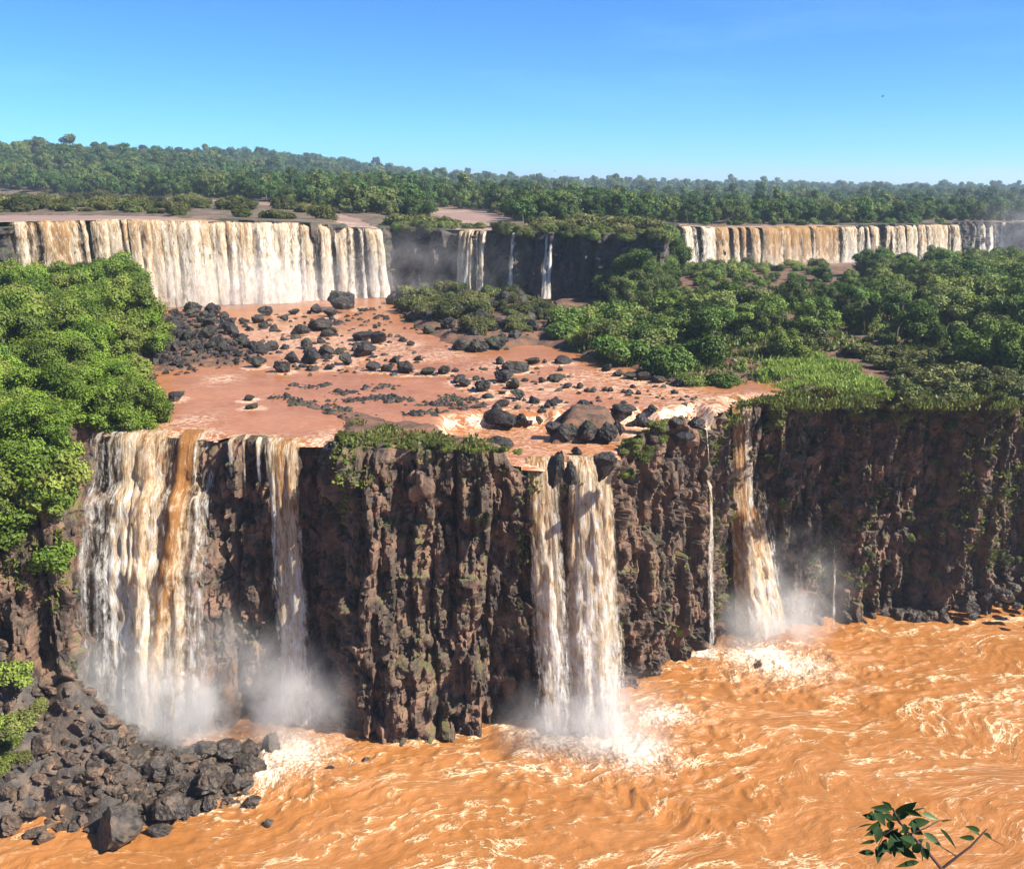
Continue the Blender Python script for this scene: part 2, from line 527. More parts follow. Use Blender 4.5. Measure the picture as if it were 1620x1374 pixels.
LOWP = gpoly([(690, 715), (705, 672), (760, 664), (860, 664), (985, 660), (1060, 662), (1095, 652), (1115, 655), (1135, 662), (1130, 700), (1000, 790), (840, 790)], 31.5)
LAND = [
    (gpoly([(228, 470), (240, 520), (250, 560), (255, 600), (238, 655), (205, 672), (150, 690), (95, 765), (0, 850), (-300, 1000), (-900, 1000), (-900, 470)], WM), 2.2, 3.0),
    (gpoly([(525, 690), (540, 675), (560, 664), (640, 668), (700, 672), (715, 690), (850, 712), (846, 790), (700, 800), (520, 790)], WM), 1.35, 1.6),
    (gpoly([(436, 627), (470, 628), (540, 648), (585, 655), (640, 668), (640, 690), (560, 690), (540, 668), (500, 655)], WM), 0.95, 1.2),
    (gpoly([(770, 540), (830, 545), (880, 556), (940, 571), (985, 588), (1045, 603), (1110, 608), (1180, 606), (1225, 612), (1215, 627), (1170, 636), (1162, 645), (1162, 690), (2600, 720), (2600, 300), (1200, 380), (1050, 395), (960, 440), (870, 470)], WM), 1.6, 5.0),
    (gpoly([(233, 500), (300, 490), (370, 505), (380, 540), (440, 560), (380, 578), (300, 585), (240, 590)], WM), 1.2, 2.0),
    (gpoly([(605, 478), (700, 455), (860, 470), (880, 500), (860, 545), (790, 556), (720, 556), (650, 520)], WM), 1.8, 4.0),
    (gpoly([(335, 686), (430, 690), (425, 730), (330, 730)], WM), 1.05, 0.6),
    (gpoly([(985, 690), (1040, 672), (1100, 668), (1130, 668), (1135, 720), (1000, 800), (975, 740)], 31), 1.9, 3.5),
    (gpoly([(868, 700), (880, 664), (940, 660), (985, 668), (990, 695)], 31), 1.6, 2.0),
]


def LOWF(x, y):
    return sstep(-0.9, 0.9, sdf(LOWP, x, y) + 0.5 * vn(x / 1.3, y / 1.3, 0, 5))


def Hm(x, y):
    x, y = np.asarray(x, float), np.asarray(y, float)
    low = LOWF(x, y)
    base = (WM - 0.75) * (1 - low) + (WL - 0.6) * low
    h = base
    wob = 1.1 * fbm(x / 3.2, y / 3.2, 0, 4, 31)
    for poly, hh, fall in LAND:
        k = sstep(-0.4, fall, sdf(poly, x, y) + wob)
        h = h + k * np.maximum(0, (WM if hh != 1.9 and hh != 1.6001 else WM - 0.8) + hh - 0.75 - h) * 1.0
    h = h + 0.35 * fbm(x / 2.4, y / 2.4, 0, 4, 77) * sstep(WL - 1, WL + 2.4, h)
    # right hand land climbs away from the river
    rise = sstep(150, 230, y) * sstep(25, 60, x)
    h = h + rise * 0.8
    return h


def ZU(x, y):
    x, y = np.asarray(x, float), np.asarray(y, float)
    return np.interp(x, [-85, -50, -32, 0, 40, 62, 150, 300], [51.3, 49.9, 48.4, 47.8, 47.4, 45.6, 44.9, 42.5])


URIV = [gpoly([(-900, 318), (-100, 309), (60, 311), (250, 316), (420, 322), (520, 333), (600, 346), (612, 368), (-100, 372), (-1200, 400)], 51.0),
        gpoly([(672, 332), (760, 336), (802, 346), (785, 372), (715, 376), (700, 350)], 47.8),
        gpoly([(1075, 364), (1300, 358), (1520, 362), (1520, 385), (1075, 385)], 45.2)]
UBAR = gpoly([(-300, 319), (0, 319), (140, 319), (300, 324), (470, 330), (560, 347), (430, 351), (270, 347), (130, 345), (-300, 346)], 51.0)


def Hu(x, y):
    x, y = np.asarray(x, float), np.asarray(y, float)
    r = np.full(np.shape(x), -1e9)
    for p in URIV:
        r = np.maximum(r, sdf(p, x, y))
    r = np.minimum(r, -sdf(UBAR, x, y) + 2.5 * vn(x / 9, y / 9, 0, 3))
    h = ZU(x, y) + 0.7 - 1.3 * sstep(-2, 2, r + 1.5 * vn(x / 6, y / 6, 0, 9)) + 0.5 * fbm(x / 14, y / 14, 0, 3, 21)
    hill = sstep(470, 950, y) * sstep(-70, -470, x)
    h = h + hill * 27 - sstep(480, 1000, y) * 7 * sstep(-320, -60, x) - sstep(350, 560, y) * 3.5 * sstep(-60, 40, x) + sstep(500, 1500, y) * (5 * vn(x / 260, y / 260, 0, 8))
    h = h + sstep(700, 1800, y) * 4 * sstep(900, 100, x)
    h = h - sstep(900, 4000, y) * 14 * sstep(0, 900, x)
    return h


# ------------------------------------------------------------------ terrain
def axis(core0, core1, step, ends, grow=1.25):
    a = list(np.arange(core0, core1 + 1e-6, step))
    s = step
    while a[-1] < ends[1]:
        s *= grow
        a.append(a[-1] + s)
    s = step
    while a[0] > ends[0]:
        s *= grow
        a.insert(0, a[0] - s)
    return np.array(a)


def heightfield(name, xs, ys, fn, poly, inset, mat, kind='structure'):
    X, Y = np.meshgrid(xs, ys, indexing='ij')
    V = np.stack([X, Y, fn(X, Y)], -1).reshape(-1, 3)
    cx = (X[:-1, :-1] + X[1:, 1:]) / 2
    cy = (Y[:-1, :-1] + Y[1:, 1:]) / 2
    keep = sdf(poly, cx, cy) > inset
    V, Q = compact(V, grid_quads(len(xs), len(ys), keep))
    return link(name, mesh_np(name, V, Q, mat, smooth=True), kind=kind)


river_bed = heightfield('river_bank', axis(-60, 90, 0.7, (-160, 220), 1.12), axis(78, 150, 0.7, (40, 350), 1.06), Hm, PLATEAU, 1.6, M['soil'])
upper_land = heightfield('terrain', axis(-240, 220, 2.2, (-8000, 8000), 1.18), axis(190, 620, 2.2, (125, 11000), 1.14), Hu, UPPER, 1.2, M['floor'])


def water_sheet(name, xs, ys, zf, polys_in, polys_out, mat, rapid, inset=0.3, ground=None):
    X, Y = np.meshgrid(xs, ys, indexing='ij')
    V = np.stack([X, Y, zf(X, Y)], -1).reshape(-1, 3)
    cx = (X[:-1, :-1] + X[1:, 1:]) / 2
    cy = (Y[:-1, :-1] + Y[1:, 1:]) / 2
    keep = np.ones(cx.shape, bool)
    for p in polys_in:
        keep &= sdf(p, cx, cy) > inset
    for p in polys_out:
        keep &= sdf(p, cx, cy) < 0.4
    if ground is not None:
        keep &= ground(cx, cy) < zf(cx, cy) + 0.25
    V, Q = compact(V, grid_quads(len(xs), len(ys), keep))
    r = rapid(V[:, 0], V[:, 1])
    return link(name, mesh_np(name, V, Q, mat, {'rapid': ('FLOAT', 'POINT', r)}, smooth=True), kind='structure')


RAPID = [(480, 540, 16), (560, 545, 14), (430, 525, 10), (520, 570, 8), (620, 560, 8), (700, 560, 7), (1000, 612, 9), (920, 600, 7), (1060, 622, 7), (640, 545, 6), (350, 600, 4), (520, 690, 3), (300, 668, 4), (240, 678, 3), (860, 615, 6), (780, 580, 5)]


def rap_mid(x, y):
    r = np.zeros(len(x))
    for a, b, rad in RAPID:
        p = on_z(a, b, WM)
        r = np.maximum(r, 0.42 * np.exp(-((x - p[0]) ** 2 + ((y - p[1]) * 0.7) ** 2) / (rad * rad)))
    lip = sdf(PLATEAU, x, y)
    r = np.maximum(r, 0.45 * sstep(5, 0.5, lip))
    low = sdf(LOWP, x, y)
    lf = LOWF(x, y)
    r = np.maximum(r, 0.42 * sstep(-6, -0.2, low) * sstep(10, 20, x) + 0.3 * sstep(-4, 0, low))
    r = np.maximum(r, 1.0 * (1 - np.abs(2 * lf - 1)))
    for bx, by, sx, _, pa, pb, _ in NEAR_R:          # broken water round each boulder, longer downstream
        q = np.hypot((x - bx) * 0.8, (y - by - sx * .4) * (0.75))
        r = np.maximum(r, 0.66 * np.exp(-((q - sx * .8) / 0.75) ** 2))
    return r


def mid_z(x, y):
    low = LOWF(x, y)
    lip = sdf(PLATEAU, x, y)
    return WM * (1 - low) + WL * low + 0.05 * vn(x / 2, y / 1.2, 0, 4) - 0.55 * sstep(1.5, -0.2, lip) + 0.35 * (fbm(x / 1.2, y / 0.9, 0, 3, 14) - .1) * 4 * low * (1 - low)


water_sheet('upper_river', axis(-240, 160, 2.5, (-1100, 260), 1.2), axis(200, 420, 2.5, (150, 1000), 1.08), lambda x, y: ZU(x, y) + 0.35, [UPPER], [], M['upper_water'],
            lambda x, y: np.maximum(0.35 * sstep(0.35, 0.7, vn(x / 14, y / 8, 0, 6)), 0.4 * sstep(9, 1, sdf(UPPER, x, y))), 0.5)

# ------------------------------------------------------------------ lower river with waves and advected foam
IMPACT = [(215, 1175, 7.5, 4.5), (460, 1185, 5.0, 4.0), (880, 1165, 4.0, 3.5), (955, 1165, 5.5, 4.5), (1190, 1030, 5.5, 4.5), (1240, 1045, 6.0, 4.5), (1110, 1030, 2.0, 2.0), (1000, 1180, 4.5, 4.0), (420, 1215, 3.5, 3.0), (1050, 1130, 4, 2.5)]


def build_river():
    xs = axis(-62, 84, 0.27, (-220, 400), 1.3)
    ys = axis(66, 136, 0.27, (-60, 150), 1.35)
    X, Y = np.meshgrid(xs, ys, indexing='ij')
    x, y = X.ravel(), Y.ravel()
    imp = np.zeros(len(x))
    near = np.zeros(len(x))
    for a, b, rx, ry in IMPACT:
        p = on_z(a, b, 0)
        q = ((x - p[0]) / rx) ** 2 + ((y - p[1] + ry * 0.3) / ry) ** 2
        imp = np.maximum(imp, np.exp(-np.sqrt(q + .02) * 0.72))
        near = np.maximum(near, np.exp(-q / 9))
    ax, ay = x.copy(), y.copy()
    e = 0.35

    def psi(px, py):
        return 5.5 * vn(px / 19, py / 12, 0, 41) + 1.0 * vn(px / 6.5, py / 5, 0, 42) + 0.08 * vn(px / 2.4, py / 2.0, 0, 43)
    for k in range(9):
        vx = (psi(ax, ay + e) - psi(ax, ay - e)) / (2 * e) + 1.6
        vy = -(psi(ax + e, ay) - psi(ax - e, ay)) / (2 * e) - 0.45
        ax = ax - vx * 0.42
        ay = ay - vy * 0.42
    fx, fy = ax, ay
    # turn the flow space so its long axis follows the mean current
    c, s = math.cos(-0.28), math.sin(-0.28)
    fx, fy = c * fx - s * fy, s * fx + c * fy
    n = 1 - np.abs(vn(fx / 5.5, fy / 2.6, 0, 51))
    n2 = 1 - np.abs(vn(fx / 2.3, fy / 1.1, 0, 52))
    chop = vn(fx / 1.0, fy / 0.55, 0, 53)
    amp = 0.33 + 0.6 * near
    z = amp * (0.36 * n ** 2 + 0.30 * n2 ** 2 + 0.14 * chop + 0.26 * (1 - np.abs(vn(fx / 1.5, fy / .75, 0, 54))) ** 3 + 0.08 * (1 - np.abs(vn(fx / .7, fy / .45, 0, 55))) ** 3) - 0.25 + imp * 0.7 * (0.5 + fbm(x / 1.1, y / 1.1, 0, 3, 61))
    V = np.stack([x, y, z], -1)
    me = mesh_np('river', V, grid_quads(len(xs), len(ys)), M['river'],
                 {'flow': ('FLOAT_VECTOR', 'POINT', np.stack([fx, fy, np.zeros_like(fx)], -1)), 'crest': ('FLOAT', 'POINT', n2 ** 2), 'foam': ('FLOAT', 'POINT', imp)}, smooth=True)
    return link('river', me, kind='structure')


build_river()


# ------------------------------------------------------------------ cliffs
def resample(P, step, extra=None):
    P = np.asarray(P, float)
    seg = np.hypot(np.diff(P[:, 0]), np.diff(P[:, 1]))
    s = np.concatenate([[0], np.cumsum(seg)])
    u = np.arange(0, s[-1], step)
    return u, np.stack([np.interp(u, s, P[:, k]) for k in range(P.shape[1])], -1)


def smooth1(a, n):
    k = np.hanning(n + 2)[1:-1]
    k /= k.sum()
    pad = np.concatenate([np.repeat(a[:1], n, 0), a, np.repeat(a[-1:], n, 0)])
    return np.stack([np.convolve(pad[:, j], k, 'same') for j in range(a.shape[1])], -1)[n:-n]


def stepped(z):
    """how far a stepped face stands out at height z (1 at the foot)"""
    return 0.12 * sstep(32, 27, z) + 0.30 * sstep(26.6, 24.6, z) + 0.15 * sstep(24.6, 19, z) + 0.13 * sstep(20, 17.6, z) + 0.30 * sstep(17.6, 0, z)


def rock_disp(u, z, seed, k=1.0):
    w = u + 0.35 * vn(u / 4, z / 7, 0, seed + 1) * k
    zz = z + 0.45 * vn(u / 4, z / 4, 0, seed + 2) * k
    d = 1.7 * vn(w / (7 * k), zz / (60 * k), 0, seed + 3)
    # tall joint-bounded columns, then blocks, then chips; each one a tilted plane
    r1, r2, r3, du, dv, gb = cells(w / (1.7 * k), zz / (12 * k), seed + 5)
    d = d + (r1 - .5) * 2.5 * k + du * (r2 - .5) * 1.5 * k + dv * (r3 - .5) * 1.2 * k - 0.5 * k * sstep(.38, .52, gb)
    r1, r2, r3, du, dv, gb = cells(w / (1.05 * k) + 3.3, zz / (2.4 * k), seed + 6)
    d = d + (r1 - .5) * 1.25 * k + du * (r2 - .5) * 1.0 * k + dv * (r3 - .5) * 0.9 * k - 0.25 * k * sstep(.4, .52, gb)
    bed = np.floor(zz / (1.9 * k) + 0.25 * vn(u / 9, 0 * z, 0, seed + 9))
    d = d + (h3(bed.astype(np.int64), (bed * 0).astype(np.int64), np.floor(w / (6 * k)).astype(np.int64), seed) - .5) * 0.7 * k
    pad = np.pad(d, ((1, 1), (0, 0)), 'edge')
    d = 0.12 * pad[:-2] + 0.76 * d + 0.12 * pad[2:]
    r1, r2, r3, du, dv, gb = cells(w / (0.5 * k), zz / (0.8 * k), seed + 7)
    d = d + (r1 - .5) * 0.42 * k + du * (r2 - .5) * 0.5 * k + dv * (r3 - .5) * 0.4 * k
    return d + 0.08 * fbm(u / (0.5 * k), z / (0.5 * k), 0, 2, seed + 8)


def build_cliff(step, dz):
    u, R = resample(CLA, step)
    base, rim, st = smooth1(R[:, 0:2], int(0.8 / step)), smooth1(R[:, 2:4], int(0.8 / step)), R[:, 4]
    tan = np.gradient(smooth1(rim, int(3.2 / step)), axis=0)
    tan /= np.linalg.norm(tan, axis=1)[:, None]
    nrm = np.stack([tan[:, 1], -tan[:, 0]], -1)          # out of the rock, towards the gorge
    zr = Hm(rim[:, 0] - nrm[:, 0] * 1.2, rim[:, 1] - nrm[:, 1] * 1.2) - 0.15
    zr = smooth1(zr[:, None], 5)[:, 0]
    nv = int(34.5 / dz)
    v = np.linspace(0, 1, nv)
    Z = -1.5 + (zr[:, None] + 1.5) * v[None]
    U = np.repeat(u[:, None], nv, 1)
    f = np.where(st[:, None] > 0.5, stepped(Z), np.clip(1 - Z / 32.0, 0, 1))
    Bx = rim[:, 0:1] + (base[:, 0:1] - rim[:, 0:1]) * f
    By = rim[:, 1:2] + (base[:, 1:2] - rim[:, 1:2]) * f
    d = rock_disp(U, Z, 100)
    stm = smooth1(st[:, None], int(2.0 / step))
    d = d * (1 - stm) + np.minimum(d * 0.4, 0.25) * stm
    rgt = sstep(33, 40, Bx)
    d = d * (1 + 0.1 * rgt) + rgt * 0.9 * vn(U / 4.2, Z / 60, 0, 66) - 0.4
    top = zr[:, None] - Z
    d = d * (0.35 + 0.65 * sstep(0, 3.0, top)) - 0.5 * sstep(1.2, 0, top)
    d += 0.4 * sstep(3.5, 0.0, Z) * (0.3 + vn(U / 1.7, Z / 2, 0, 7))
    X = Bx + nrm[:, 0:1] * d
    Y = By + nrm[:, 1:2] * d
    # the rim turns back over the plateau
    K = 14
    w = np.linspace(0, 1, K + 1)[1:]
    Xt = X[:, -1:] - nrm[:, 0:1] * 4.2 * w
    Yt = Y[:, -1:] - nrm[:, 1:2] * 4.2 * w
    Ht = Hm(Xt, Yt) + 0.22 * fbm(Xt / 0.8, Yt / 0.8, 0, 3, 15)
    Zt = Z[:, -1:] * (1 - sstep(0, 0.3, w)) + (Ht + 0.06 - 0.5 * sstep(0.75, 1, w)) * sstep(0, 0.3, w)
    X, Y, Z = np.hstack([X, Xt]), np.hstack([Y, Yt]), np.hstack([Z, Zt])
    V = np.stack([X, Y, Z], -1)
    me = mesh_np('cliff', V.reshape(-1, 3), grid_quads(*V.shape[:2]), M['cliff'])
    o = link('cliff', me, kind='structure')
    return o, V, nrm, u, zr


cliff, CV, CN, CU, CZR = build_cliff(0.14, 0.17)


def build_far_cliff(step=0.6, dz=0.55):
    u, R = resample(FARC, step)
    rim = smooth1(R, 5)
    tan = np.gradient(smooth1(rim, 9), axis=0)
    tan /= np.linalg.norm(tan, axis=1)[:, None]
    nrm = np.stack([tan[:, 1], -tan[:, 0]], -1)
    zr = Hu(rim[:, 0] - nrm[:, 0] * 2.5, rim[:, 1] - nrm[:, 1] * 2.5)
    nv = int(20 / dz)
    v = np.linspace(0, 1, nv)
    Z = 30.5 + (zr[:, None] - 30.5) * v[None]
    U = np.repeat(u[:, None], nv, 1)
    d = rock_disp(U, Z, 300, 1.6) * 0.75
    X = rim[:, 0:1] + nrm[:, 0:1] * (d + 0.6 * (1 - v)[None])
    Y = rim[:, 1:2] + nrm[:, 1:2] * (d + 0.6 * (1 - v)[None])
    w = np.linspace(0, 1, 7)[1:]
    Xt, Yt = X[:, -1:] - nrm[:, 0:1] * 6 * w, Y[:, -1:] - nrm[:, 1:2] * 6 * w
    Zt = Hu(Xt, Yt) + 0.12 - 0.6 * sstep(0.7, 1, w)
    V = np.stack([np.hstack([X, Xt]), np.hstack([Y, Yt]), np.hstack([Z, Zt])], -1)
    o = link('far_cliff', mesh_np('far_cliff', V.reshape(-1, 3), grid_quads(*V.shape[:2]), M['far_cliff']), kind='structure')
    return o, V, nrm, u, zr, rim


far_cliff, FV, FN, FU, FZR, FRIM = build_far_cliff()


# ------------------------------------------------------------------ boulders
def rock_mesh(name, seed, mat, blocky=0.5, sub=4):
    import bmesh
    r = np.random.default_rng(seed)
    bm = bmesh.new()
    bmesh.ops.create_icosphere(bm, subdivisions=sub, radius=1.0)
    V = np.array([v.co[:] for v in bm.verts])
    Q = np.array([[v.index for v in f.verts] for f in bm.faces])
    bm.free()
    r1, r2_, r3, _, _, _ = cells(V[:, 0] * 1.4 + V[:, 2] * .5 + seed, V[:, 1] * 1.4 + V[:, 2] * .9, seed)
    V = V * (1 + 0.34 * (r1 - .5) * (1.2 - blocky))[:, None]
    for _ in range(15 if blocky < .7 else 10):
        n = r.normal(size=3)
        n /= np.linalg.norm(n)
        dcut = r.uniform(0.42, 0.8)
        k = V @ n - dcut
        V = V - np.maximum(k, 0)[:, None] * n
    V *= 1 + (0.30 - 0.16 * blocky) * fbm(V[:, 0] * 2.2 + seed, V[:, 1] * 2.2, V[:, 2] * 2.2, 3, seed)[:, None]
    if sub > 3:
        V *= (1 - 0.13 * np.abs(vn(V[:, 0] * 3.2, V[:, 1] * 3.2, V[:, 2] * 3.2, seed + 5)) ** 0.6)[:, None]
        V *= (1 - 0.08 * np.abs(vn(V[:, 0] * 6.5, V[:, 1] * 6.5, V[:, 2] * 6.5, seed + 6)) ** 0.6)[:, None]
    V *= (1 + 0.05 * vn(V[:, 0] * 9, V[:, 1] * 7, V[:, 2] * 7, seed + 3))[:, None]
    V /= np.abs(V).max(0)
    return mesh_np(name, V, Q, mat)


RIVER_ROCKS = [rock_mesh('boulder', 20 + k, M['boulder'], 0.4) for k in range(8)]
TALUS_ROCKS = [rock_mesh('boulder', 60 + k, M['talus'], 0.8) for k in range(8)]
M['wet'] = rock_material('wet_rock', (0.018, 0.015, 0.013), (0.055, 0.043, 0.034), (0.11, 0.075, 0.05), (0.08, 0.085, 0.03), moss_amt=0.15, scale=1.6, rough=0.4)
WET_ROCKS = [rock_mesh('boulder', 130 + k, M['wet'], 0.8) for k in range(5)]
BLOCKS = [rock_mesh('rock_block', 90 + k, M['cliff'], 0.9, 2) for k in range(6)]


def boulder(meshes, x, y, z, sx, sy, sz, label, group, rng=RNG, tilt=0.25):
    nm = 'boulder' if meshes is RIVER_ROCKS else 'rock'
    o = link(nm, meshes[int(rng.integers(len(meshes)))], label=label, cat=nm, group=group)
    return place(o, (x, y, z), (rng.normal() * tilt, rng.normal() * tilt, rng.uniform(0, 6.28)), (sx, sy, sz))


# rocks read off one by one: px of the foot, width px, height px
ROCKS = [(543, 490, 55, 34), (420, 500, 28, 18), (220, 502, 38, 24), (300, 498, 34, 24), (330, 500, 30, 22), (360, 532, 30, 36), (250, 540, 40, 32), (277, 525, 36, 26),
         (295, 545, 34, 24), (325, 540, 38, 26), (265, 555, 34, 18), (345, 552, 30, 22), (375, 545, 28, 20), (395, 556, 34, 24), (425, 557, 30, 20), (240, 572, 26, 18),
         (470, 534, 34, 22), (503, 525, 40, 24), (517, 533, 26, 14), (483, 552, 24, 18), (460, 576, 30, 22), (447, 590, 30, 22), (403, 582, 32, 20), (490, 577, 36, 26), (513, 566, 36, 22),
         (547, 578, 26, 22), (573, 566, 46, 28), (573, 540, 44, 22), (597, 545, 36, 24), (587, 588, 30, 18), (610, 589, 22, 14), (643, 592, 44, 22), (677, 593, 30, 16), (700, 592, 24, 14),
         (727, 606, 28, 18), (660, 570, 20, 9), (648, 547, 18, 9), (273, 634, 32, 20), (392, 634, 22, 12), (397, 647, 24, 9), (520, 585, 20, 9), (733, 612, 26, 14), (752, 602, 15, 9), (793, 606, 36, 22),
         (760, 620, 32, 22), (813, 590, 50, 22), (790, 577, 20, 14), (845, 578, 30, 18), (813, 616, 26, 18), (822, 633, 27, 18), (845, 639, 22, 15), (795, 645, 28, 14), (770, 631, 24, 9), (877, 603, 30, 13),
         (860, 606, 15, 8), (898, 615, 18, 9), (917, 615, 18, 10), (890, 576, 32, 15), (873, 642, 26, 10), (923, 650, 34, 18), (857, 656, 18, 10), (795, 624, 18, 8), (887, 637, 11, 7),
         (980, 596, 22, 12), (1000, 600, 24, 14), (1020, 603, 24, 16), (1042, 607, 24, 14), (1075, 612, 26, 14), (960, 588, 22, 12), (465, 498, 22, 14), (500, 497, 24, 18), (523, 502, 26, 14), (450, 508, 18, 12), (405, 512, 22, 14)]
STEPROCKS = [(733, 675, 34, 26), (760, 672, 24, 20), (790, 680, 62, 34), (825, 678, 28, 26), (850, 674, 22, 18), (873, 672, 22, 16), (900, 702, 46, 34), (930, 704, 44, 34), (960, 702, 46, 36), (880, 696, 36, 30), (915, 688, 40, 26), (945, 686, 40, 26), (978, 694, 30, 30), (987, 657, 42, 18), (1013, 668, 24, 18),
             (1033, 652, 22, 14), (1013, 680, 36, 22), (1047, 690, 40, 24), (1070, 680, 28, 20), (1100, 682, 34, 24), (787, 712, 54, 20), (960, 760, 44, 66), (880, 765, 36, 56), (913, 722, 20, 16), (900, 775, 26, 50), (1085, 706, 40, 30), (680, 692, 46, 18), (640, 680, 34, 12), (760, 708, 24, 9)]
NEAR_R = []
for i, (a, b, w, h) in enumerate(ROCKS):
    p = on_z(a, b, WM)
    dp = depth_of(p)
    sx = w / F * dp / 2
    sz = h / F * dp / 2 * 1.15
    NEAR_R.append((p[0], p[1], sx, sz, a, b, w))
    boulder(RIVER_ROCKS, p[0], p[1] + sx * 0.7, WM + sz * 0.62, sx * 1.05, sx * RNG.uniform(0.75, 1.1), sz * 0.95, 'L', 'black boulders standing in the middle river', tilt=0.15)
for i, (a, b, w, h) in enumerate(STEPROCKS):
    zb = WM - 0.3 if b < 662 else WL
    if a > 980 and b > 664:
        zb = 31.3
    p = on_z(a, b, zb)
    dp = depth_of(p)
    sx, sz = w / F * dp / 2, h / F * dp / 2 * 1.12
    boulder(RIVER_ROCKS, p[0], p[1] + sx * 0.6, zb + sz * 0.7, sx * 1.05, sx * RNG.uniform(0.7, 1.0), sz, 'L', 'dark rocks along the stepped shelf', tilt=0.12)


water_sheet('middle_river', axis(-52, 40, 0.5, (-130, 110), 1.12), axis(96, 135, 0.5, (90, 300), 1.05), mid_z, [PLATEAU], [], M['pool'], rap_mid, -0.1, Hm)


def scatter(poly, n, mind, rng, tries=40):
    P = np.array(poly)
    lo, hi = P.min(0), P.max(0)
    pts = np.zeros((0, 2))
    c = rng.uniform(lo, hi, (n * tries, 2))
    c = c[sdf(poly, c[:, 0], c[:, 1]) > 0]
    out = []
    for q in c:
        if len(out) >= n:
            break
        if not out or np.min(np.hypot(*(np.array(out) - q).T)) > mind:
            out.append(q)
    return np.array(out).reshape(-1, 2)


r2 = np.random.default_rng(5)
for poly, n, md, s0, s1, grp in (
        (gpoly([(233, 500), (300, 490), (370, 505), (385, 545), (440, 560), (380, 578), (300, 585), (240, 590)], WM), 62, 1.2, 0.7, 1.7, 'black boulders heaped beside the leafy left bank'),
        (gpoly([(610, 478), (700, 450), (870, 470), (890, 500), (850, 540), (790, 556), (730, 556), (650, 515)], WM), 60, 2.0, 1.0, 2.6, 'rocks heaped under the shaded far cliff'),
        (gpoly([(380, 500), (600, 485), (640, 530), (620, 585), (450, 590), (400, 560)], WM), 72, 1.5, 0.5, 1.3, 'black boulders standing in the middle river')):
    for x, y in scatter(poly, n, md, r2):
        s = r2.uniform(s0, s1) ** 1.0
        zz = max(float(Hm(x, y)), WM - 0.3)
        boulder(RIVER_ROCKS, x, y, zz + s * 0.25, s, s * r2.uniform(.7, 1.1), s * r2.uniform(.6, .95), 'L', grp, r2)

# ------------------------------------------------------------------ talus below the left wall
TAL = gpoly([(-250, 1345), (0, 1322), (60, 1300), (130, 1325), (200, 1335), (250, 1310), (330, 1290), (405, 1270), (410, 1200), (330, 1175), (200, 1150), (100, 1120), (-300, 1000)], 0)
TALF = TAL + []


def Ht(x, y):
    d = sdf(TAL, x, y) + 0.8 * vn(x / 3, y / 3, 0, 91)
    left = sstep(-36, -46, x)
    h = np.where(d > 0, 0.28 * d + left * 1.0 * d, d * 0.8) - 0.35
    lim = 2.4 + 12.5 * left
    return np.minimum(h, lim) + 0.35 * fbm(x / 1.5, y / 1.5, 0, 3, 95)


XT, YT = np.arange(-110, -20, 0.5), np.arange(55, 104, 0.5)
Xg, Yg = np.meshgrid(XT, YT, indexing='ij')
link('talus_slope', mesh_np('talus_slope', np.stack([Xg, Yg, Ht(Xg, Yg)], -1).reshape(-1, 3), grid_quads(len(XT), len(YT)), M['wet'], smooth=True), kind='structure')
TROCKS = [(190, 1335, 85, 80), (268, 1305, 62, 55), (240, 1235, 42, 48), (212, 1240, 46, 52), (180, 1235, 44, 48), (160, 1225, 40, 44), (300, 1290, 34, 26), (330, 1262, 54, 56), (365, 1258, 46, 40), (398, 1280, 28, 26), (385, 1250, 36, 30),
          (393, 1232, 50, 50), (430, 1192, 34, 44), (360, 1205, 52, 38), (325, 1200, 46, 30), (395, 1200, 44, 36), (290, 1215, 36, 28), (265, 1225, 38, 34), (140, 1190, 44, 40), (110, 1205, 42, 38), (200, 1165, 30, 24), (240, 1290, 40, 36), (215, 1285, 40, 34),
          (150, 1300, 38, 34), (130, 1290, 36, 30), (90, 1290, 44, 34), (50, 1298, 44, 22), (15, 1318, 44, 30), (95, 1315, 26, 16), (70, 1335, 28, 22), (55, 1325, 40, 16), (250, 1325, 42, 20), (425, 1308, 16, 16), (120, 1245, 40, 34), (300, 1250, 36, 30), (330, 1230, 32, 26), (225, 1265, 36, 28), (270, 1262, 34, 28), (195, 1270, 40, 34), (160, 1265, 38, 30), (310, 1195, 22, 16), (522, 1218, 15, 8), (580, 1206, 14, 8)]
for i, (a, b, w, h) in enumerate(TROCKS):
    z0 = 0.0
    p = on_z(a, b, 0)
    for _ in range(6):
        z0 = max(0.0, float(Ht(p[0], p[1])))
        p = on_z(a, b, z0)
    dp = depth_of(p)
    sx, sz = w / F * dp / 2, h / F * dp / 2 * 1.1
    boulder(WET_ROCKS if a > 135 else TALUS_ROCKS, p[0], p[1] + sx * 0.5, z0 + sz * 0.62, sx * 1.1, sx * r2.uniform(.85, 1.05), sz * .85, 'L', 'wet boulders below the falls', r2, 0.2)
npile = 0
TAL2 = [(a, b) for a, b in gpoly([(-60, 1330), (60, 1295), (130, 1320), (250, 1305), (400, 1265), (405, 1205), (330, 1180), (200, 1165), (120, 1140), (-60, 1140)], 0)]
for x, y in scatter(TAL2, 215, 0.85, r2):
    s = r2.uniform(0.55, 1.25)
    z0 = float(Ht(x, y))
    if z0 < -0.6:
        continue
    boulder(WET_ROCKS if x > -38 or r2.random() < .25 else TALUS_ROCKS, x, y, z0 + 0.3 * s, s, s * r2.uniform(.6, 1), s * r2.uniform(.55, .95), 'L', 'wet boulders below the falls', r2, 0.5)

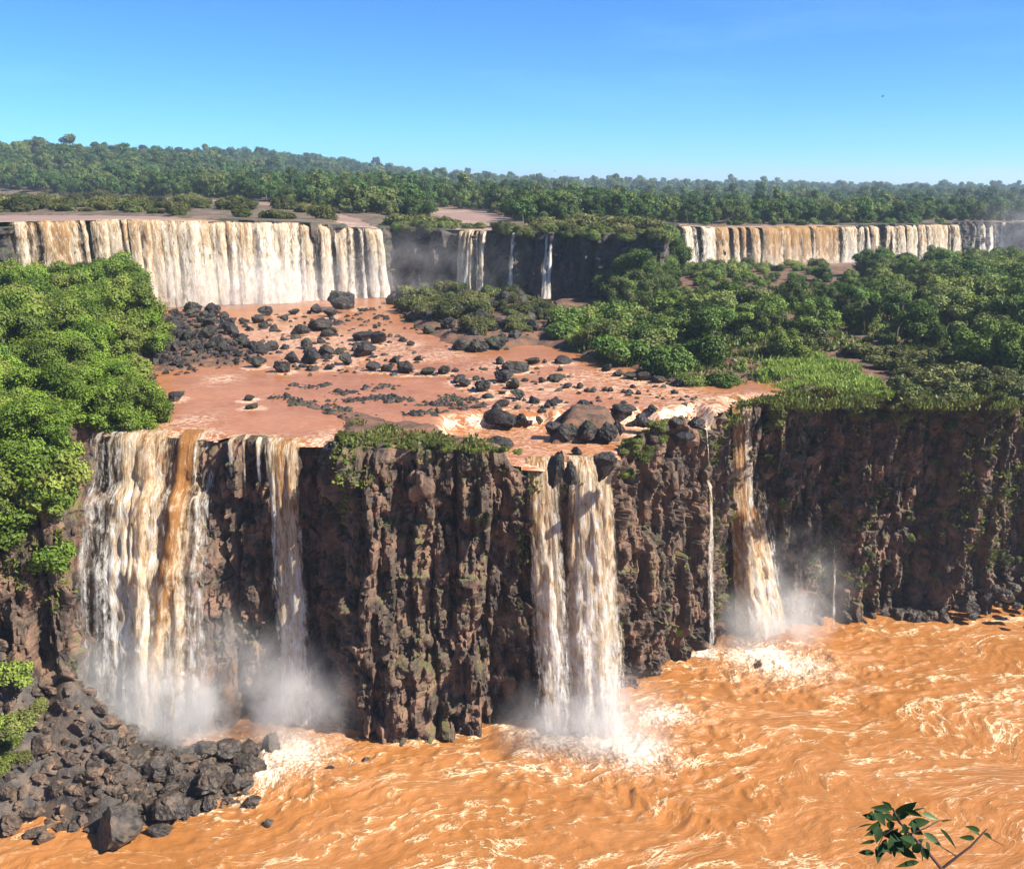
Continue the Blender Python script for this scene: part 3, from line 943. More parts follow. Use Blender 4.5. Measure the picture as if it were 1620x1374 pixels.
# small stones between the big ones, one mass
def rubble(name, pts3, sizes, seed, mat, label):
    r = np.random.default_rng(seed)
    V0 = np.array([v.co[:] for v in BLK0.vertices])
    Q0 = np.array([p.vertices[:] for p in BLK0.polygons])
    VV, QQ = [], []
    for k, (p, sz) in enumerate(zip(pts3, sizes)):
        a = r.uniform(0, 6.28)
        c, sn = math.cos(a), math.sin(a)
        v = V0 * sz * r.uniform(.6, 1.2, 3)
        v = np.stack([c * v[:, 0] - sn * v[:, 1], sn * v[:, 0] + c * v[:, 1], v[:, 2]], -1)
        VV.append(v + p)
        QQ.append(Q0 + k * len(V0))
    return link(name, mesh_np(name, np.concatenate(VV), np.concatenate(QQ), mat), label=label, cat='rubble', kind='stuff')


BLK0 = rock_mesh('rubble_stone', 5, None, 0.7, 1)
q = np.concatenate([scatter(gpoly([(233, 500), (300, 490), (370, 505), (385, 545), (440, 562), (380, 582), (300, 590), (240, 600)], WM), 420, .3, r2, 20),
                    scatter(gpoly([(610, 478), (700, 450), (870, 470), (890, 505), (850, 545), (790, 558), (730, 560), (640, 520)], WM), 420, .5, r2, 20),
                    scatter(gpoly([(380, 500), (600, 485), (640, 530), (700, 595), (450, 595), (400, 560)], WM), 260, .5, r2, 20),
                    scatter(gpoly([(700, 590), (860, 570), (940, 612), (1050, 600), (1130, 640), (1000, 640), (880, 655), (760, 660)], WM), 170, .5, r2, 20)])
bars = []
for (a, b), (c, d), n in (((470, 612), (520, 610), 26), ((525, 622), (560, 620), 20), ((550, 634), (610, 628), 50), ((600, 628), (650, 634), 36), ((680, 642), (720, 634), 40), ((700, 628), (745, 634), 30), ((640, 655), (690, 652), 26), ((590, 612), (620, 613), 16), ((440, 628), (520, 645), 60), ((520, 645), (570, 662), 60), ((715, 645), (760, 640), 24)):
    p0, p1 = on_z(a, b, WM)[:2], on_z(c, d, WM)[:2]
    n = n * 2
    f = r2.random(n)[:, None]
    bars.append(p0 * (1 - f) + p1 * f + r2.normal(size=(n, 2)) * np.array([.9, .9]))
nb = len(q)
q = np.concatenate([q] + bars)
sz = r2.uniform(.2, .75, len(q)) ** 1.3
low_ = np.where(np.arange(len(q)) < nb, .2, -.42)
rubble('rubble', np.column_stack([q, np.where(low_ > 0, np.maximum(Hm(q[:, 0], q[:, 1]), WM - .2), WM) + sz * low_]), sz, 6, M['boulder'], 'small black stones lying between the boulders of the middle river')
q = scatter(TAL2, 700, .25, r2, 20)
sz = r2.uniform(.2, .6, len(q))
rubble('rubble', np.column_stack([q, Ht(q[:, 0], q[:, 1]) + sz * .3]), sz, 7, M['talus'], 'small brown stones filling the slope below the left falls')
for x, y in scatter([(37, 125.4), (45, 126.8), (53, 127.8), (60, 127.6), (66, 125), (72, 123), (90, 124), (92, 136), (66, 131.5), (53, 129.6), (45, 128.2), (37, 126.8)], 75, 1.1, r2):
    k = sstep(60, 70, x)
    h = float(np.clip((y - 118) * 0.45, 0, 5) * k)
    s = r2.uniform(.6, 1.5)
    boulder(WET_ROCKS, x, y, h * .8 + s * .2, s, s * r2.uniform(.6, 1), s * r2.uniform(.6, 1), 'L', 'wet black rocks along the foot of the right cliff', r2, .4)

# blocks standing proud of the cliff
rb = np.random.default_rng(17)
nu, nvv = CV.shape[0], CV.shape[1] - 14
cand = 0
while cand < 260:
    i, j = int(rb.integers(0, nu)), int(rb.integers(2, nvv - 6))
    p = CV[i, j]
    if p[1] < 78 or p[0] > 85 or p[2] < 4:
        continue
    b = link('rock_block', BLOCKS[int(rb.integers(len(BLOCKS)))], parent=cliff)
    s = rb.uniform(0.35, 1.0)
    ang = math.atan2(CN[i, 1], CN[i, 0])
    place(b, p - np.array([CN[i, 0], CN[i, 1], 0]) * s * 0.2, (rb.normal() * .15, rb.normal() * .15, ang + rb.normal() * .3), (s * 0.8, s * rb.uniform(.8, 1.4), s * rb.uniform(0.9, 1.9)))
    cand += 1


# ------------------------------------------------------------------ plants
def crown_mesh(name, clumps, n, size, seed, mat, core=0.72, up=0.25, aspect=1.6):
    r = np.random.default_rng(seed)
    C = np.array([c[:3] for c in clumps], float)
    Rr = np.array([c[3] for c in clumps], float)
    w = Rr ** 2
    ci = r.choice(len(C), n, p=w / w.sum())
    D = r.normal(size=(n, 3))
    D[:, 2] += up
    D /= np.linalg.norm(D, axis=1)[:, None]
    rad = Rr[ci] * (1.05 - 0.32 * r.random(n) ** 1.6) * (1 + 0.4 * r.random(n) ** 5) * (1 + 0.2 * vn(D[:, 0] * 2.5 + ci * 3.1, D[:, 1] * 2.5, D[:, 2] * 2.5, seed))
    P = C[ci] + D * rad[:, None] * np.array([1, 1, 0.85])
    Nn = D * 1.0 + r.normal(size=(n, 3)) * 0.42 + np.array([0, 0, 0.25])
    Nn /= np.linalg.norm(Nn, axis=1)[:, None]
    T = np.cross(Nn, r.normal(size=(n, 3)))
    T /= np.linalg.norm(T, axis=1)[:, None]
    B = np.cross(Nn, T)
    L = size * r.uniform(0.6, 1.25, n)[:, None]
    Wd = L / aspect
    V = np.stack([P - T * L * .5, P + B * Wd * .5 + Nn * L * .06, P + T * L * .5 - Nn * L * .12, P - B * Wd * .5 + Nn * L * .06], 1).reshape(-1, 3)
    Q = np.arange(n * 4).reshape(n, 4)
    clt = r.random(len(C))
    tone = np.clip(0.62 * clt[ci] + 0.38 * r.random(n), 0, 1)
    VV, QQ, TT = [V], [Q], [np.repeat(tone, 4)]
    off = n * 4
    if core > 0:
        # added cube-sphere core per clump blocks light, its dark tone painting the inner shade
        g = np.array([[x, y, z] for x in (-1, 0, 1) for y in (-1, 0, 1) for z in (-1, 0, 1) if (x, y, z) != (0, 0, 0)], float)
        gi = {tuple(a): k for k, a in enumerate(g.astype(int))}
        qs = []
        for ax in range(3):
            for sgn in (-1, 1):
                for a0 in (-1, 0):
                    for b0 in (-1, 0):
                        cs = []
                        for da, db in ((0, 0), (1, 0), (1, 1), (0, 1)):
                            p = [0, 0, 0]
                            p[ax] = sgn
                            p[(ax + 1) % 3] = a0 + da
                            p[(ax + 2) % 3] = b0 + db
                            cs.append(gi[tuple(p)])
                        qs.append(cs)
        qs = np.array(qs)
        g /= np.linalg.norm(g, axis=1)[:, None]
        for k in range(len(C)):
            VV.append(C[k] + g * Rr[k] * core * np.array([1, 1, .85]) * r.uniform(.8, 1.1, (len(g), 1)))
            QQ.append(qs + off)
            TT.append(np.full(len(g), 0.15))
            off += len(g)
    return mesh_np(name, np.concatenate(VV), np.concatenate(QQ), mat, {'tone': ('FLOAT', 'POINT', np.concatenate(TT))})


def tube(path, radii, k=6):
    path = np.asarray(path, float)
    V, Q = [], []
    for i, p in enumerate(path):
        tdir = path[min(i + 1, len(path) - 1)] - path[max(i - 1, 0)]
        tdir /= np.linalg.norm(tdir) + 1e-9
        a = np.cross(tdir, [0.3, 0.9, 0.2])
        a /= np.linalg.norm(a)
        b = np.cross(tdir, a)
        for j in range(k):
            th = 2 * math.pi * j / k
            V.append(p + (a * math.cos(th) + b * math.sin(th)) * radii[i])
    for i in range(len(path) - 1):
        for j in range(k):
            Q.append((i * k + j, i * k + (j + 1) % k, (i + 1) * k + (j + 1) % k, (i + 1) * k + j))
    return np.array(V), np.array(Q)


def join(parts):
    V, Q, o = [], [], 0
    for v, q in parts:
        V.append(v)
        Q.append(q + o)
        o += len(v)
    return np.concatenate(V), np.concatenate(Q)


def trunk_mesh(name, h, r0, clumps, rng):
    parts = []
    top = np.array([rng.normal() * .06 * h, rng.normal() * .06 * h, h * 0.75])
    path = [np.array([0, 0, -0.6]), np.array([0.02 * h, 0, h * .25]), top * 0.66, top]
    parts.append(tube(path, [r0 * 1.3, r0, r0 * .7, r0 * .3]))
    for c in clumps[:6]:
        s = top * rng.uniform(.45, .85)
        e = np.array(c[:3])
        parts.append(tube([s, (s + e) / 2 + [0, 0, 0.04 * h], e], [r0 * .45, r0 * .3, r0 * .12], 5))
    V, Q = join(parts)
    return mesh_np(name, V, Q, M['bark'], smooth=True)


def tree_variant(kind, seed):
    r = np.random.default_rng(seed)
    cl = []
    if kind == 'jungle':            # near, height about 10
        h = 10
        for k in range(46):
            a, q = r.uniform(0, 6.28), r.random() ** .35
            z = r.uniform(1.0, 9.3)
            rr = 4.3 * math.sqrt(max(.03, 1 - ((z - 4.8) / 5.2) ** 2)) * q
            cl.append((math.cos(a) * rr, math.sin(a) * rr, z, r.uniform(.75, 1.6)))
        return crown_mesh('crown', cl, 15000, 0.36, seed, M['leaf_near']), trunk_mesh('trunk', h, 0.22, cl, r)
    if kind in ('mid', 'pale'):
        h = 10
        for k in range(26):
            a, q = r.uniform(0, 6.28), r.random() ** .4
            z = r.uniform(1.6, 9.0)
            rr = 4.4 * math.sqrt(max(0.05, 1 - ((z - 5.0) / 5.0) ** 2)) * q
            cl.append((math.cos(a) * rr, math.sin(a) * rr, z, r.uniform(.9, 1.9)))
        return crown_mesh('crown', cl, 7500, 0.52, seed, M['leaf_mid' if kind == 'mid' else 'leaf_pale']), trunk_mesh('trunk', h, 0.24, cl, r)
    if kind == 'umbrella':
        h = 10
        for k in range(11):
            a, q = r.uniform(0, 6.28), math.sqrt(r.random())
            cl.append((math.cos(a) * 4 * q, math.sin(a) * 4 * q, r.uniform(7.4, 9.2), r.uniform(.9, 1.5)))
        return crown_mesh('crown', cl, 3200, 0.5, seed, M['leaf_mid'], core=0.6), trunk_mesh('trunk', h, 0.22, cl, r)
    if kind == 'far':
        h = 10
        for k in range(12):
            a, q = r.uniform(0, 6.28), math.sqrt(r.random())
            z = r.uniform(2.4, 9.2)
            rr = 3.6 * q * (1 - ((z - 5.2) / 6) ** 2)
            cl.append((math.cos(a) * rr, math.sin(a) * rr, z, r.uniform(.9, 2.1)))
        return crown_mesh('crown', cl, 1700, 0.8, seed, M['leaf_far']), trunk_mesh('trunk', h, 0.22, cl, r)
    if kind == 'tall':
        h = 10
        for k in range(6):
            a, q = r.uniform(0, 6.28), math.sqrt(r.random())
            cl.append((math.cos(a) * 1.7 * q, math.sin(a) * 1.7 * q, r.uniform(6.6, 9.2), r.uniform(.8, 1.4)))
        return crown_mesh('crown', cl, 600, 0.8, seed, M['leaf_far']), trunk_mesh('trunk', h, 0.2, cl, r)


def shrub_variant(seed, mat, n=1900, size=0.21):
    r = np.random.default_rng(seed)
    cl = []
    for k in range(9):
        a, q = r.uniform(0, 6.28), math.sqrt(r.random())
        cl.append((math.cos(a) * .75 * q, math.sin(a) * .75 * q, r.uniform(.2, .85), r.uniform(.28, .5)))
    return crown_mesh('shrub', cl, n, size, seed, mat, core=0.7)


TV = {k: [tree_variant(k, 400 + 10 * j + len(k)) for j in range(n)] for k, n in (('jungle', 4), ('mid', 4), ('umbrella', 2), ('pale', 3), ('far', 4), ('tall', 2))}
SH = {k: [shrub_variant(700 + j + 5 * len(k), M[k]) for j in range(3)] for k in ('leaf_olive', 'leaf_mid', 'grass', 'cliff_plant', 'leaf_near')}
SH['big'] = [shrub_variant(760 + j, M['leaf_pale' if j == 1 else 'leaf_mid'], 4200, 0.14) for j in range(3)]
SH['bigolive'] = [shrub_variant(770 + j, M['leaf_olive'], 4200, 0.14) for j in range(3)]


def tree(kind, x, y, z, h, label, group, rng, wide=1.0, name='tree'):
    cm, tm = TV[kind][int(rng.integers(len(TV[kind])))]
    e = link(name, None, loc=(x, y, z), label=label, cat='tree', group=group)
    e.rotation_euler = (0, 0, rng.uniform(0, 6.28))
    s = h / 10
    e.scale = (s * wide, s * wide, s)
    link('crown', cm, e)
    link('trunk', tm, e)
    return e


def shrub(kind, x, y, z, w, h, label, group, rng):
    nm = 'cliff_shrub' if ('clinging' in group or 'hanging' in group) else 'woodland_shrub' if ('wood' in group or 'right bank' in group or 'orange' in group) else 'plant' if 'plants' in group else ('bush' if 'lip' in group or 'bar' in group else 'shrub')
    o = link(nm, SH[kind][int(rng.integers(3))], label=label, cat=nm, group=group)
    return place(o, (x, y, z), (0, 0, rng.uniform(0, 6.28)), (w, w, h))


rt = np.random.default_rng(23)
# leafy left bank
for x, y in scatter(gpoly([(205, 478), (235, 560), (250, 600), (235, 650), (165, 690), (95, 755), (40, 800), (-60, 840), (-300, 700), (-250, 470)], 34.5), 105, 2.2, rt):
    if sdf(PLATEAU, np.array([x]), np.array([y]))[0] < 0.8:
        continue
    k = np.clip((y - 88) / 70, 0, 1)
    h = (6.0 + 5.0 * k) * rt.uniform(.75, 1.15) * (0.75 if x > -36 - 0.15 * (y - 100) else 1.0)
    tree('jungle', x, y, float(Hm(x, y)) - 1.0, h, 'L', 'trees on the leafy left bank', rt, 1.05)
for x, y in scatter(gpoly([(140, 630), (238, 640), (225, 668), (178, 690), (110, 742), (40, 790), (-60, 805), (-60, 700)], 33.5), 34, 1.7, rt):
    if sdf(PLATEAU, np.array([x]), np.array([y]))[0] < 0.5:
        continue
    tree('jungle', x, y, float(Hm(x, y)) - 1.2, rt.uniform(4.2, 6.5), 'L', 'trees on the leafy left bank', rt, 1.15)
for x, y in scatter(gpoly([(215, 560), (240, 650), (165, 690), (100, 752), (30, 815), (-80, 860), (-200, 700), (120, 560)], 33.5), 70, 1.6, rt):
    if sdf(PLATEAU, np.array([x]), np.array([y]))[0] < 0.3:
        continue
    w = rt.uniform(1.5, 3.0)
    shrub('leaf_near', x, y, float(Hm(x, y)) - 0.3, w, w * rt.uniform(.8, 1.2), 'L', 'bushes under the trees on the left bank', rt)
# forest on the right, below the far falls
RF = gpoly([(1040, 500), (1075, 555), (1150, 575), (1260, 560), (1310, 520), (1400, 530), (1480, 560), (1560, 580), (1760, 600), (1800, 430), (1500, 430), (1300, 440), (1100, 450), (1050, 465)], 34)
for x, y in scatter(RF, 165, 4.2, rt):
    h = (rt.uniform(5.5, 9) + 3.5 * sstep(60, 95, x)) * (1 - 0.45 * sstep(185, 225, y) * sstep(105, 75, x)) * (1 - .25 * sstep(200, 240, y))
    tree('umbrella' if rt.random() < .18 else ('pale' if vn(x / 14, y / 14, 0, 88) > 0.0 else 'mid'), x, y, float(Hm(x, y)) - 0.8, h, 'L', 'trees of the wood below the far falls', rt, rt.uniform(.9, 1.25))
# bushes along the right bank
for poly, n, md, kind, w0, w1, grp in (
        (gpoly([(890, 530), (960, 560), (1060, 595), (1150, 600), (1090, 560), (1040, 520), (960, 500), (890, 505)], 33.5), 55, 2.3, 'big', 2.0, 4.2, 'bushes on the right bank'),
        (gpoly([(880, 510), (1000, 520), (1010, 545), (900, 545)], 33.5), 14, 2.5, 'grass', 1.2, 2.2, 'bright bushes in the clearing'),
        (gpoly([(1280, 545), (1480, 570), (1600, 580), (1640, 625), (1400, 632), (1440, 600), (1320, 560)], 33.5), 34, 2.8, 'leaf_olive', 1.2, 2.8, 'bushes behind the right cliff edge'),
        (gpoly([(1410, 610), (1650, 600), (1660, 645), (1420, 648)], 33.0), 26, 1.8, 'leaf_olive', 1.0, 2.2, 'bushes behind the right cliff edge'),
        (gpoly([(620, 470), (700, 445), (850, 465), (870, 500), (800, 530), (700, 520), (640, 500)], 34), 55, 2.2, 'bigolive', 1.2, 3.4, 'bushes among the rocks under the far cliff'),
        (gpoly([(1060, 425), (1180, 425), (1300, 432), (1300, 450), (1200, 455), (1060, 450)], 33), 40, 3.0, 'big', 1.8, 3.4, 'bushes before the orange far falls'),
        (gpoly([(1100, 480), (1300, 470), (1500, 500), (1600, 570), (1480, 580), (1380, 540), (1250, 580), (1120, 590)], 34), 36, 3.5, 'bigolive', 1.0, 2.2, 'undergrowth bushes in the right wood'),
        (gpoly([(540, 690), (700, 700), (830, 712), (830, 718), (700, 716), (535, 702)], 33), 34, 0.7, 'cliff_plant', 0.35, 0.8, 'low plants on the cliff top'),
        (gpoly([(980, 680), (1040, 672), (1060, 700), (1000, 740)], 32.5), 16, 0.9, 'cliff_plant', 0.5, 1.1, 'low plants on the cliff top')):
    for x, y in scatter(poly, n, md, rt):
        w = rt.uniform(w0, w1)
        shrub(kind, x, y, float(Hm(x, y)) - 0.15, w, w * rt.uniform(.7, 1.1), 'L', grp, rt)

# leafy growth hanging over the left rim, and bushes on the talus
rimi = [i for i in range(nu) if -66 < CV[i, -15, 0] < -44.9 and CV[i, -15, 1] < 96]
for k in range(130):
    i = rimi[int(rt.integers(len(rimi)))]
    zq = 32.8 - abs(rt.normal()) * 3.6
    j = int(np.clip((zq + 1.5) / 34.0, 0, 1) * (nvv - 1))
    p = CV[i, j]
    w = rt.uniform(1.3, 2.6)
    shrub('leaf_near', p[0] + CN[i, 0] * .5, p[1] + CN[i, 1] * .5, p[2] - w * .3, w, w * rt.uniform(.8, 1.1), 'L', 'bushes hanging over the left cliff rim', rt)
for a, b, w in ((20, 1075, 2.2), (45, 1045, 2.0), (8, 1120, 2.0), (30, 1150, 1.5), (10, 1180, 1.5), (70, 1010, 1.6), (15, 1030, 2.2), (4, 1215, 1.2), (50, 1095, 1.4), (30, 990, 1.8), (95, 1085, 1.0), (10, 1010, 2.0), (40, 1020, 1.6), (60, 1060, 1.4), (25, 1105, 1.5), (0, 1060, 2.0), (60, 1120, 1.1), (20, 1160, 1.3), (35, 1200, 1.0), (5, 1150, 1.6), (75, 1045, 1.2)):
    p = on_z(a, b, 9)
    for _ in range(8):
        p = on_z(a, b, float(Ht(p[0], p[1])))
    shrub('leaf_near' if w > 1.5 else 'cliff_plant', p[0], p[1], p[2] - .2, w, w * .8, 'L', 'bushes on the rocky slope below the left cliff', rt)
rgti = [i for i in range(nu) if 34 < CV[i, 40, 0] < 80]
for k in range(60):
    i = rgti[int(rt.integers(len(rgti)))]
    j = int(nvv * (rt.uniform(.15, .99) if k > 24 else rt.uniform(.88, 1.0))) - 1
    p = CV[i, j]
    w = rt.uniform(.5, 1.1) if k > 24 else rt.uniform(.9, 1.7)
    shrub('cliff_plant' if k % 3 else 'leaf_olive', p[0] + CN[i, 0] * .2, p[1] + CN[i, 1] * .2, p[2] - w * .4, w, w * rt.uniform(.9, 1.4), 'L', 'shrubs clinging to the right cliff', rt)
lipi = [i for i in range(len(FRIM)) if -30 < FRIM[i, 0] < 34 and FRIM[i, 1] < 260]
for k in range(70):
    i = lipi[int(rt.integers(len(lipi)))]
    if -12.5 < FRIM[i, 0] < -5.5:
        continue
    bk = rt.uniform(-1.2, 4)
    x, y = FRIM[i, 0] - FN[i, 0] * bk, FRIM[i, 1] - FN[i, 1] * bk
    w = rt.uniform(1.2, 2.8)
    shrub('bigolive' if k % 2 else 'big', x, y, float(FZR[i]) - w * (.55 if bk < 0 else .2), w, w * rt.uniform(.7, 1.0), 'L', 'bushes on the lip of the shaded wall', rt)
for k in range(30):
    f = rt.random()
    x, y = 27 + 5 * f + rt.normal() * 2, 216 + 10 * f + rt.normal() * 3
    tree('mid', x, y, 32.5 + 9 * f * rt.random(), rt.uniform(5, 9), 'L', 'trees up the end of the shaded wall', rt, 1.15)

# ridge of trees running up the end of the shaded wall
for k in range(26):
    f = rt.random()
    x, y = 32.5 + rt.normal() * 1.8 + f * 4.5, 224 + 26 * f + rt.normal() * 2
    z = 33 + 13 * f * rt.uniform(.7, 1.1)
    tree('mid', x, y, z - 1, rt.uniform(4.5, 8), 'L', 'trees up the end of the shaded wall', rt, 1.1)

# upper plateau: bushes on the lip and bars, trees behind
for poly, n, md, kind, w0, w1, grp in (
        (gpoly([(-20, 319), (140, 319), (300, 324), (470, 330), (560, 347), (430, 351), (270, 347), (130, 340), (-20, 343)], 51), 95, 3.2, 'bigolive', 2.0, 4.2, 'bushes on the river bar above the wide falls'),
        ([(-30, 249), (-8, 247), (-6, 262), (-30, 275)], 16, 3.0, 'leaf_olive', 2.0, 3.5, 'bushes on the lip of the shaded wall'),
        ([(4, 245), (34, 230), (38, 256), (20, 275), (4, 262)], 34, 3.0, 'leaf_olive', 2.0, 3.5, 'bushes on the lip of the shaded wall'),
        ([(60, 316), (110, 333), (150, 346), (150, 352), (100, 338), (62, 324)], 16, 3.5, 'leaf_mid', 1.5, 2.6, 'bushes on the lip of the right far falls')):
    for x, y in scatter(poly, n, md, rt):
        w = rt.uniform(w0, w1)
        if 'bar' in grp and sdf(UPPER, np.array([x]), np.array([y]))[0] < 9:
            continue
        shrub(kind, x, y, float(Hu(x, y)) - 0.3, w, w * rt.uniform(.6, .95), 'L', grp, rt)

# forest on the plateau
r4 = np.random.default_rng(31)
pts = []
Y = 262.0
while Y < 2300:
    sp = 6.0 if Y < 420 else (7.5 if Y < 700 else (10 if Y < 1200 else 18))
    xw = 0.62 * Y + 60
    n = int(2 * xw / sp)
    xs = -xw + (np.arange(n) + r4.random(n)) * sp
    ysr = Y + r4.normal(size=n) * sp * .35
    pts.append(np.stack([xs, ysr, np.full(n, sp)], -1))
    Y += sp * 0.85
pts = np.concatenate(pts)
x, y = pts[:, 0], pts[:, 1]
riv = np.max([sdf(p, x, y) for p in URIV], axis=0)
ok = (riv < -3) & (sdf(UPPER, x, y) > 9) & (sdf(UBAR, x, y) < 0)
ok &= ~((x < -20) & (y < 300)) & ~((x < 60) & (y < 285))
pts = pts[ok]
hgt = np.where(pts[:, 1] < 420, 6.6, np.where(pts[:, 1] < 700, 8.4, 11.5)) * r4.uniform(.7, 1.2, len(pts))
hgt *= np.where((pts[:, 0] > 40) & (pts[:, 1] < 600), 0.85, 1.0)
zz = Hu(pts[:, 0], pts[:, 1]) - 0.8
hgt *= np.exp(r4.normal(size=len(pts)) * .16)
var = np.where((r4.random(len(pts)) < np.where(pts[:, 0] < -150, .22, .12)) & (pts[:, 1] > 460), r4.integers(4, 6, len(pts)), r4.integers(0, 4, len(pts)))
hgt = np.where(var > 3, hgt * 1.35, hgt)
tallm = (r4.random(len(pts)) < 0.035) & (pts[:, 1] > 420)
order = np.argsort(np.hypot(pts[:, 0], pts[:, 1]))
front = [i for i in order if abs(pts[i, 0]) < 0.56 * pts[i, 1] and not tallm[i] and var[i] < 4][:150]
fs = set(front)
PROTO = {}
for i in front:
    kx = int(var[i])
    cm, tm = TV['far'][kx]
    e = link('forest_tree', None, loc=(pts[i, 0], pts[i, 1], zz[i]), label='L', cat='tree', group='trees at the front of the plateau forest')
    s = hgt[i] / 10
    e.rotation_euler = (0, 0, r4.uniform(0, 6.28))
    e.scale = (s * 1.1, s * 1.1, s)
    c = link('crown', cm, e)
    link('trunk', tm, e)
    PROTO.setdefault(kx, c)
tall_ids = [i for i in np.where(tallm)[0] if pts[i, 1] < 1000 and abs(pts[i, 0]) < 0.56 * pts[i, 1]][:60]
for i in tall_ids:
    e = tree('tall', pts[i, 0], pts[i, 1], zz[i], hgt[i] * 1.4, 'L', 'tall trees standing above the plateau forest', r4, 1.0, 'forest_tree')
    PROTO.setdefault(4 + [q[0] for q in TV['tall']].index(e.children[0].data), e.children[0])
rest = np.array([i for i in range(len(pts)) if i not in fs and i not in set(tall_ids)])
RP = pts[rest]
fme = bpy.data.meshes.new('forest')
fme.vertices.add(len(rest))
fme.vertices.foreach_set('co', np.stack([RP[:, 0], RP[:, 1], zz[rest]], -1).astype(np.float32).ravel())
for an, arr in (('hscale', hgt[rest] / 10 * np.maximum(1, RP[:, 2] / 13)), ('turn', r4.uniform(0, 6.28, len(rest))), ('variant', var[rest].astype(float))):
    fme.attributes.new(an, 'FLOAT', 'POINT').data.foreach_set('value', arr.astype(np.float32))
forest = link('forest', fme, kind='stuff', label='dense green forest covering the plateau and the hill behind the falls', cat='forest')
ng = bpy.data.node_groups.new('forest_scatter', 'GeometryNodeTree')
ng.interface.new_socket('Geometry', in_out='INPUT', socket_type='NodeSocketGeometry')
ng.interface.new_socket('Geometry', in_out='OUTPUT', socket_type='NodeSocketGeometry')
gi, go = ng.nodes.new('NodeGroupInput'), ng.nodes.new('NodeGroupOutput')
jn = ng.nodes.new('GeometryNodeJoinGeometry')


def named(n):
    a = ng.nodes.new('GeometryNodeInputNamedAttribute')
    a.data_type = 'FLOAT'
    a.inputs['Name'].default_value = n
    return a.outputs['Attribute']


va, hs, tn = named('variant'), named('hscale'), named('turn')
cx = ng.nodes.new('ShaderNodeCombineXYZ')
ng.links.new(tn, cx.inputs[2])
for k, c in PROTO.items():
    oi = ng.nodes.new('GeometryNodeObjectInfo')
    oi.inputs['Object'].default_value = c
    oi.inputs['As Instance'].default_value = True
    cmpn = ng.nodes.new('FunctionNodeCompare')
    cmpn.data_type = 'FLOAT'
    cmpn.operation = 'EQUAL'
    ng.links.new(va, cmpn.inputs[0])
    cmpn.inputs[1].default_value = float(k)
    cmpn.inputs['Epsilon'].default_value = 0.1
    ip = ng.nodes.new('GeometryNodeInstanceOnPoints')
    ng.links.new(gi.outputs[0], ip.inputs['Points'])
    ng.links.new(cmpn.outputs[0], ip.inputs['Selection'])
    ng.links.new(oi.outputs['Geometry'], ip.inputs['Instance'])
    ng.links.new(cx.outputs[0], ip.inputs['Rotation'])
    ng.links.new(hs, ip.inputs['Scale'])
    ng.links.new(ip.outputs[0], jn.inputs[0])
ng.links.new(jn.outputs[0], go.inputs[0])
forest.modifiers.new('scatter', 'NODES').node_group = ng


# tufts: grass, moss and plants clinging to the cliff
def tufts(name, P, Nn, size, seed, mat, per=6, spread=0.35, label=None, cat=None, upright=0.5, asp=2.2):
    r = np.random.default_rng(seed)
    n = len(P) * per
    PP = np.repeat(P, per, 0) + r.normal(size=(n, 3)) * spread * np.array([1, 1, .6])
    NN = np.repeat(Nn, per, 0)
    T = NN * (1 - upright) + np.array([0, 0, 1]) * upright + r.normal(size=(n, 3)) * 0.45
    T /= np.linalg.norm(T, axis=1)[:, None]
    B = np.cross(T, r.normal(size=(n, 3)))
    B /= np.linalg.norm(B, axis=1)[:, None]
    sz = np.repeat(np.broadcast_to(size, (len(P),)), per)
    L = (sz * r.uniform(.6, 1.3, n))[:, None]
    Wd = L / asp
    V = np.stack([PP - B * Wd * .25, PP + T * L * .5 - B * Wd * .5, PP + T * L, PP + T * L * .5 + B * Wd * .5], 1).reshape(-1, 3)
    tone = np.clip(np.repeat(r.random(len(P)), per) * .6 + r.random(n) * .4, 0, 1)
    me = mesh_np(name, V, np.arange(n * 4).reshape(n, 4), mat, {'tone': ('FLOAT', 'POINT', np.repeat(tone, 4))})
    return link(name, me, label=label, cat=cat, kind='stuff')


rg = np.random.default_rng(41)
GP = gpoly([(1205, 590), (1225, 568), (1300, 570), (1345, 580), (1390, 612), (1410, 632), (1350, 628), (1280, 612), (1210, 604)], 33.3)
q = scatter(GP, 3000, 0.02, rg, 5)
q = q[vn(q[:, 0] / 1.6, q[:, 1] / 1.6, 0, 71) > -0.3]
tufts('grass', np.column_stack([q, Hm(q[:, 0], q[:, 1])]), np.tile([0, 0, 1.], (len(q), 1)), 0.55 + 0.5 * sstep(-.2, .6, vn(q[:, 0] / 2.2, q[:, 1] / 1.4, 0, 72)), 3, M['grass'], 8, 0.25, 'bright green grass patch behind the right cliff edge', 'grass', 0.8, 3.5)
GP2 = gpoly([(530, 690), (560, 668), (700, 690), (840, 712), (840, 722), (700, 722), (530, 706)], 33)
q = scatter(GP2, 700, 0.02, rg, 5)
q = q[vn(q[:, 0] / 2.0, q[:, 1] / 2.0, 0, 12) > -0.05]
tufts('grass', np.column_stack([q, Hm(q[:, 0], q[:, 1])]), np.tile([0, 0, 1.], (len(q), 1)), 0.5, 4, M['cliff_plant'], 7, 0.2, 'yellow green grass on the middle cliff top', 'grass', 0.7, 2.5)
# ground cover on the right bank
GP3 = gpoly([(1160, 632), (1230, 612), (1400, 632), (1700, 612), (1700, 650), (1160, 652)], 33)
q = scatter(GP3, 2200, 0.02, rg, 5)
q = q[vn(q[:, 0] / 3.0, q[:, 1] / 3.0, 0, 13) > -0.15]
tufts('ground_cover', np.column_stack([q, Hm(q[:, 0], q[:, 1])]), np.tile([0, 0, 1.], (len(q), 1)), 0.6, 5, M['cliff_plant'], 7, 0.3, 'low yellow green plants along the right cliff edge', 'ground cover', 0.7, 2.2)

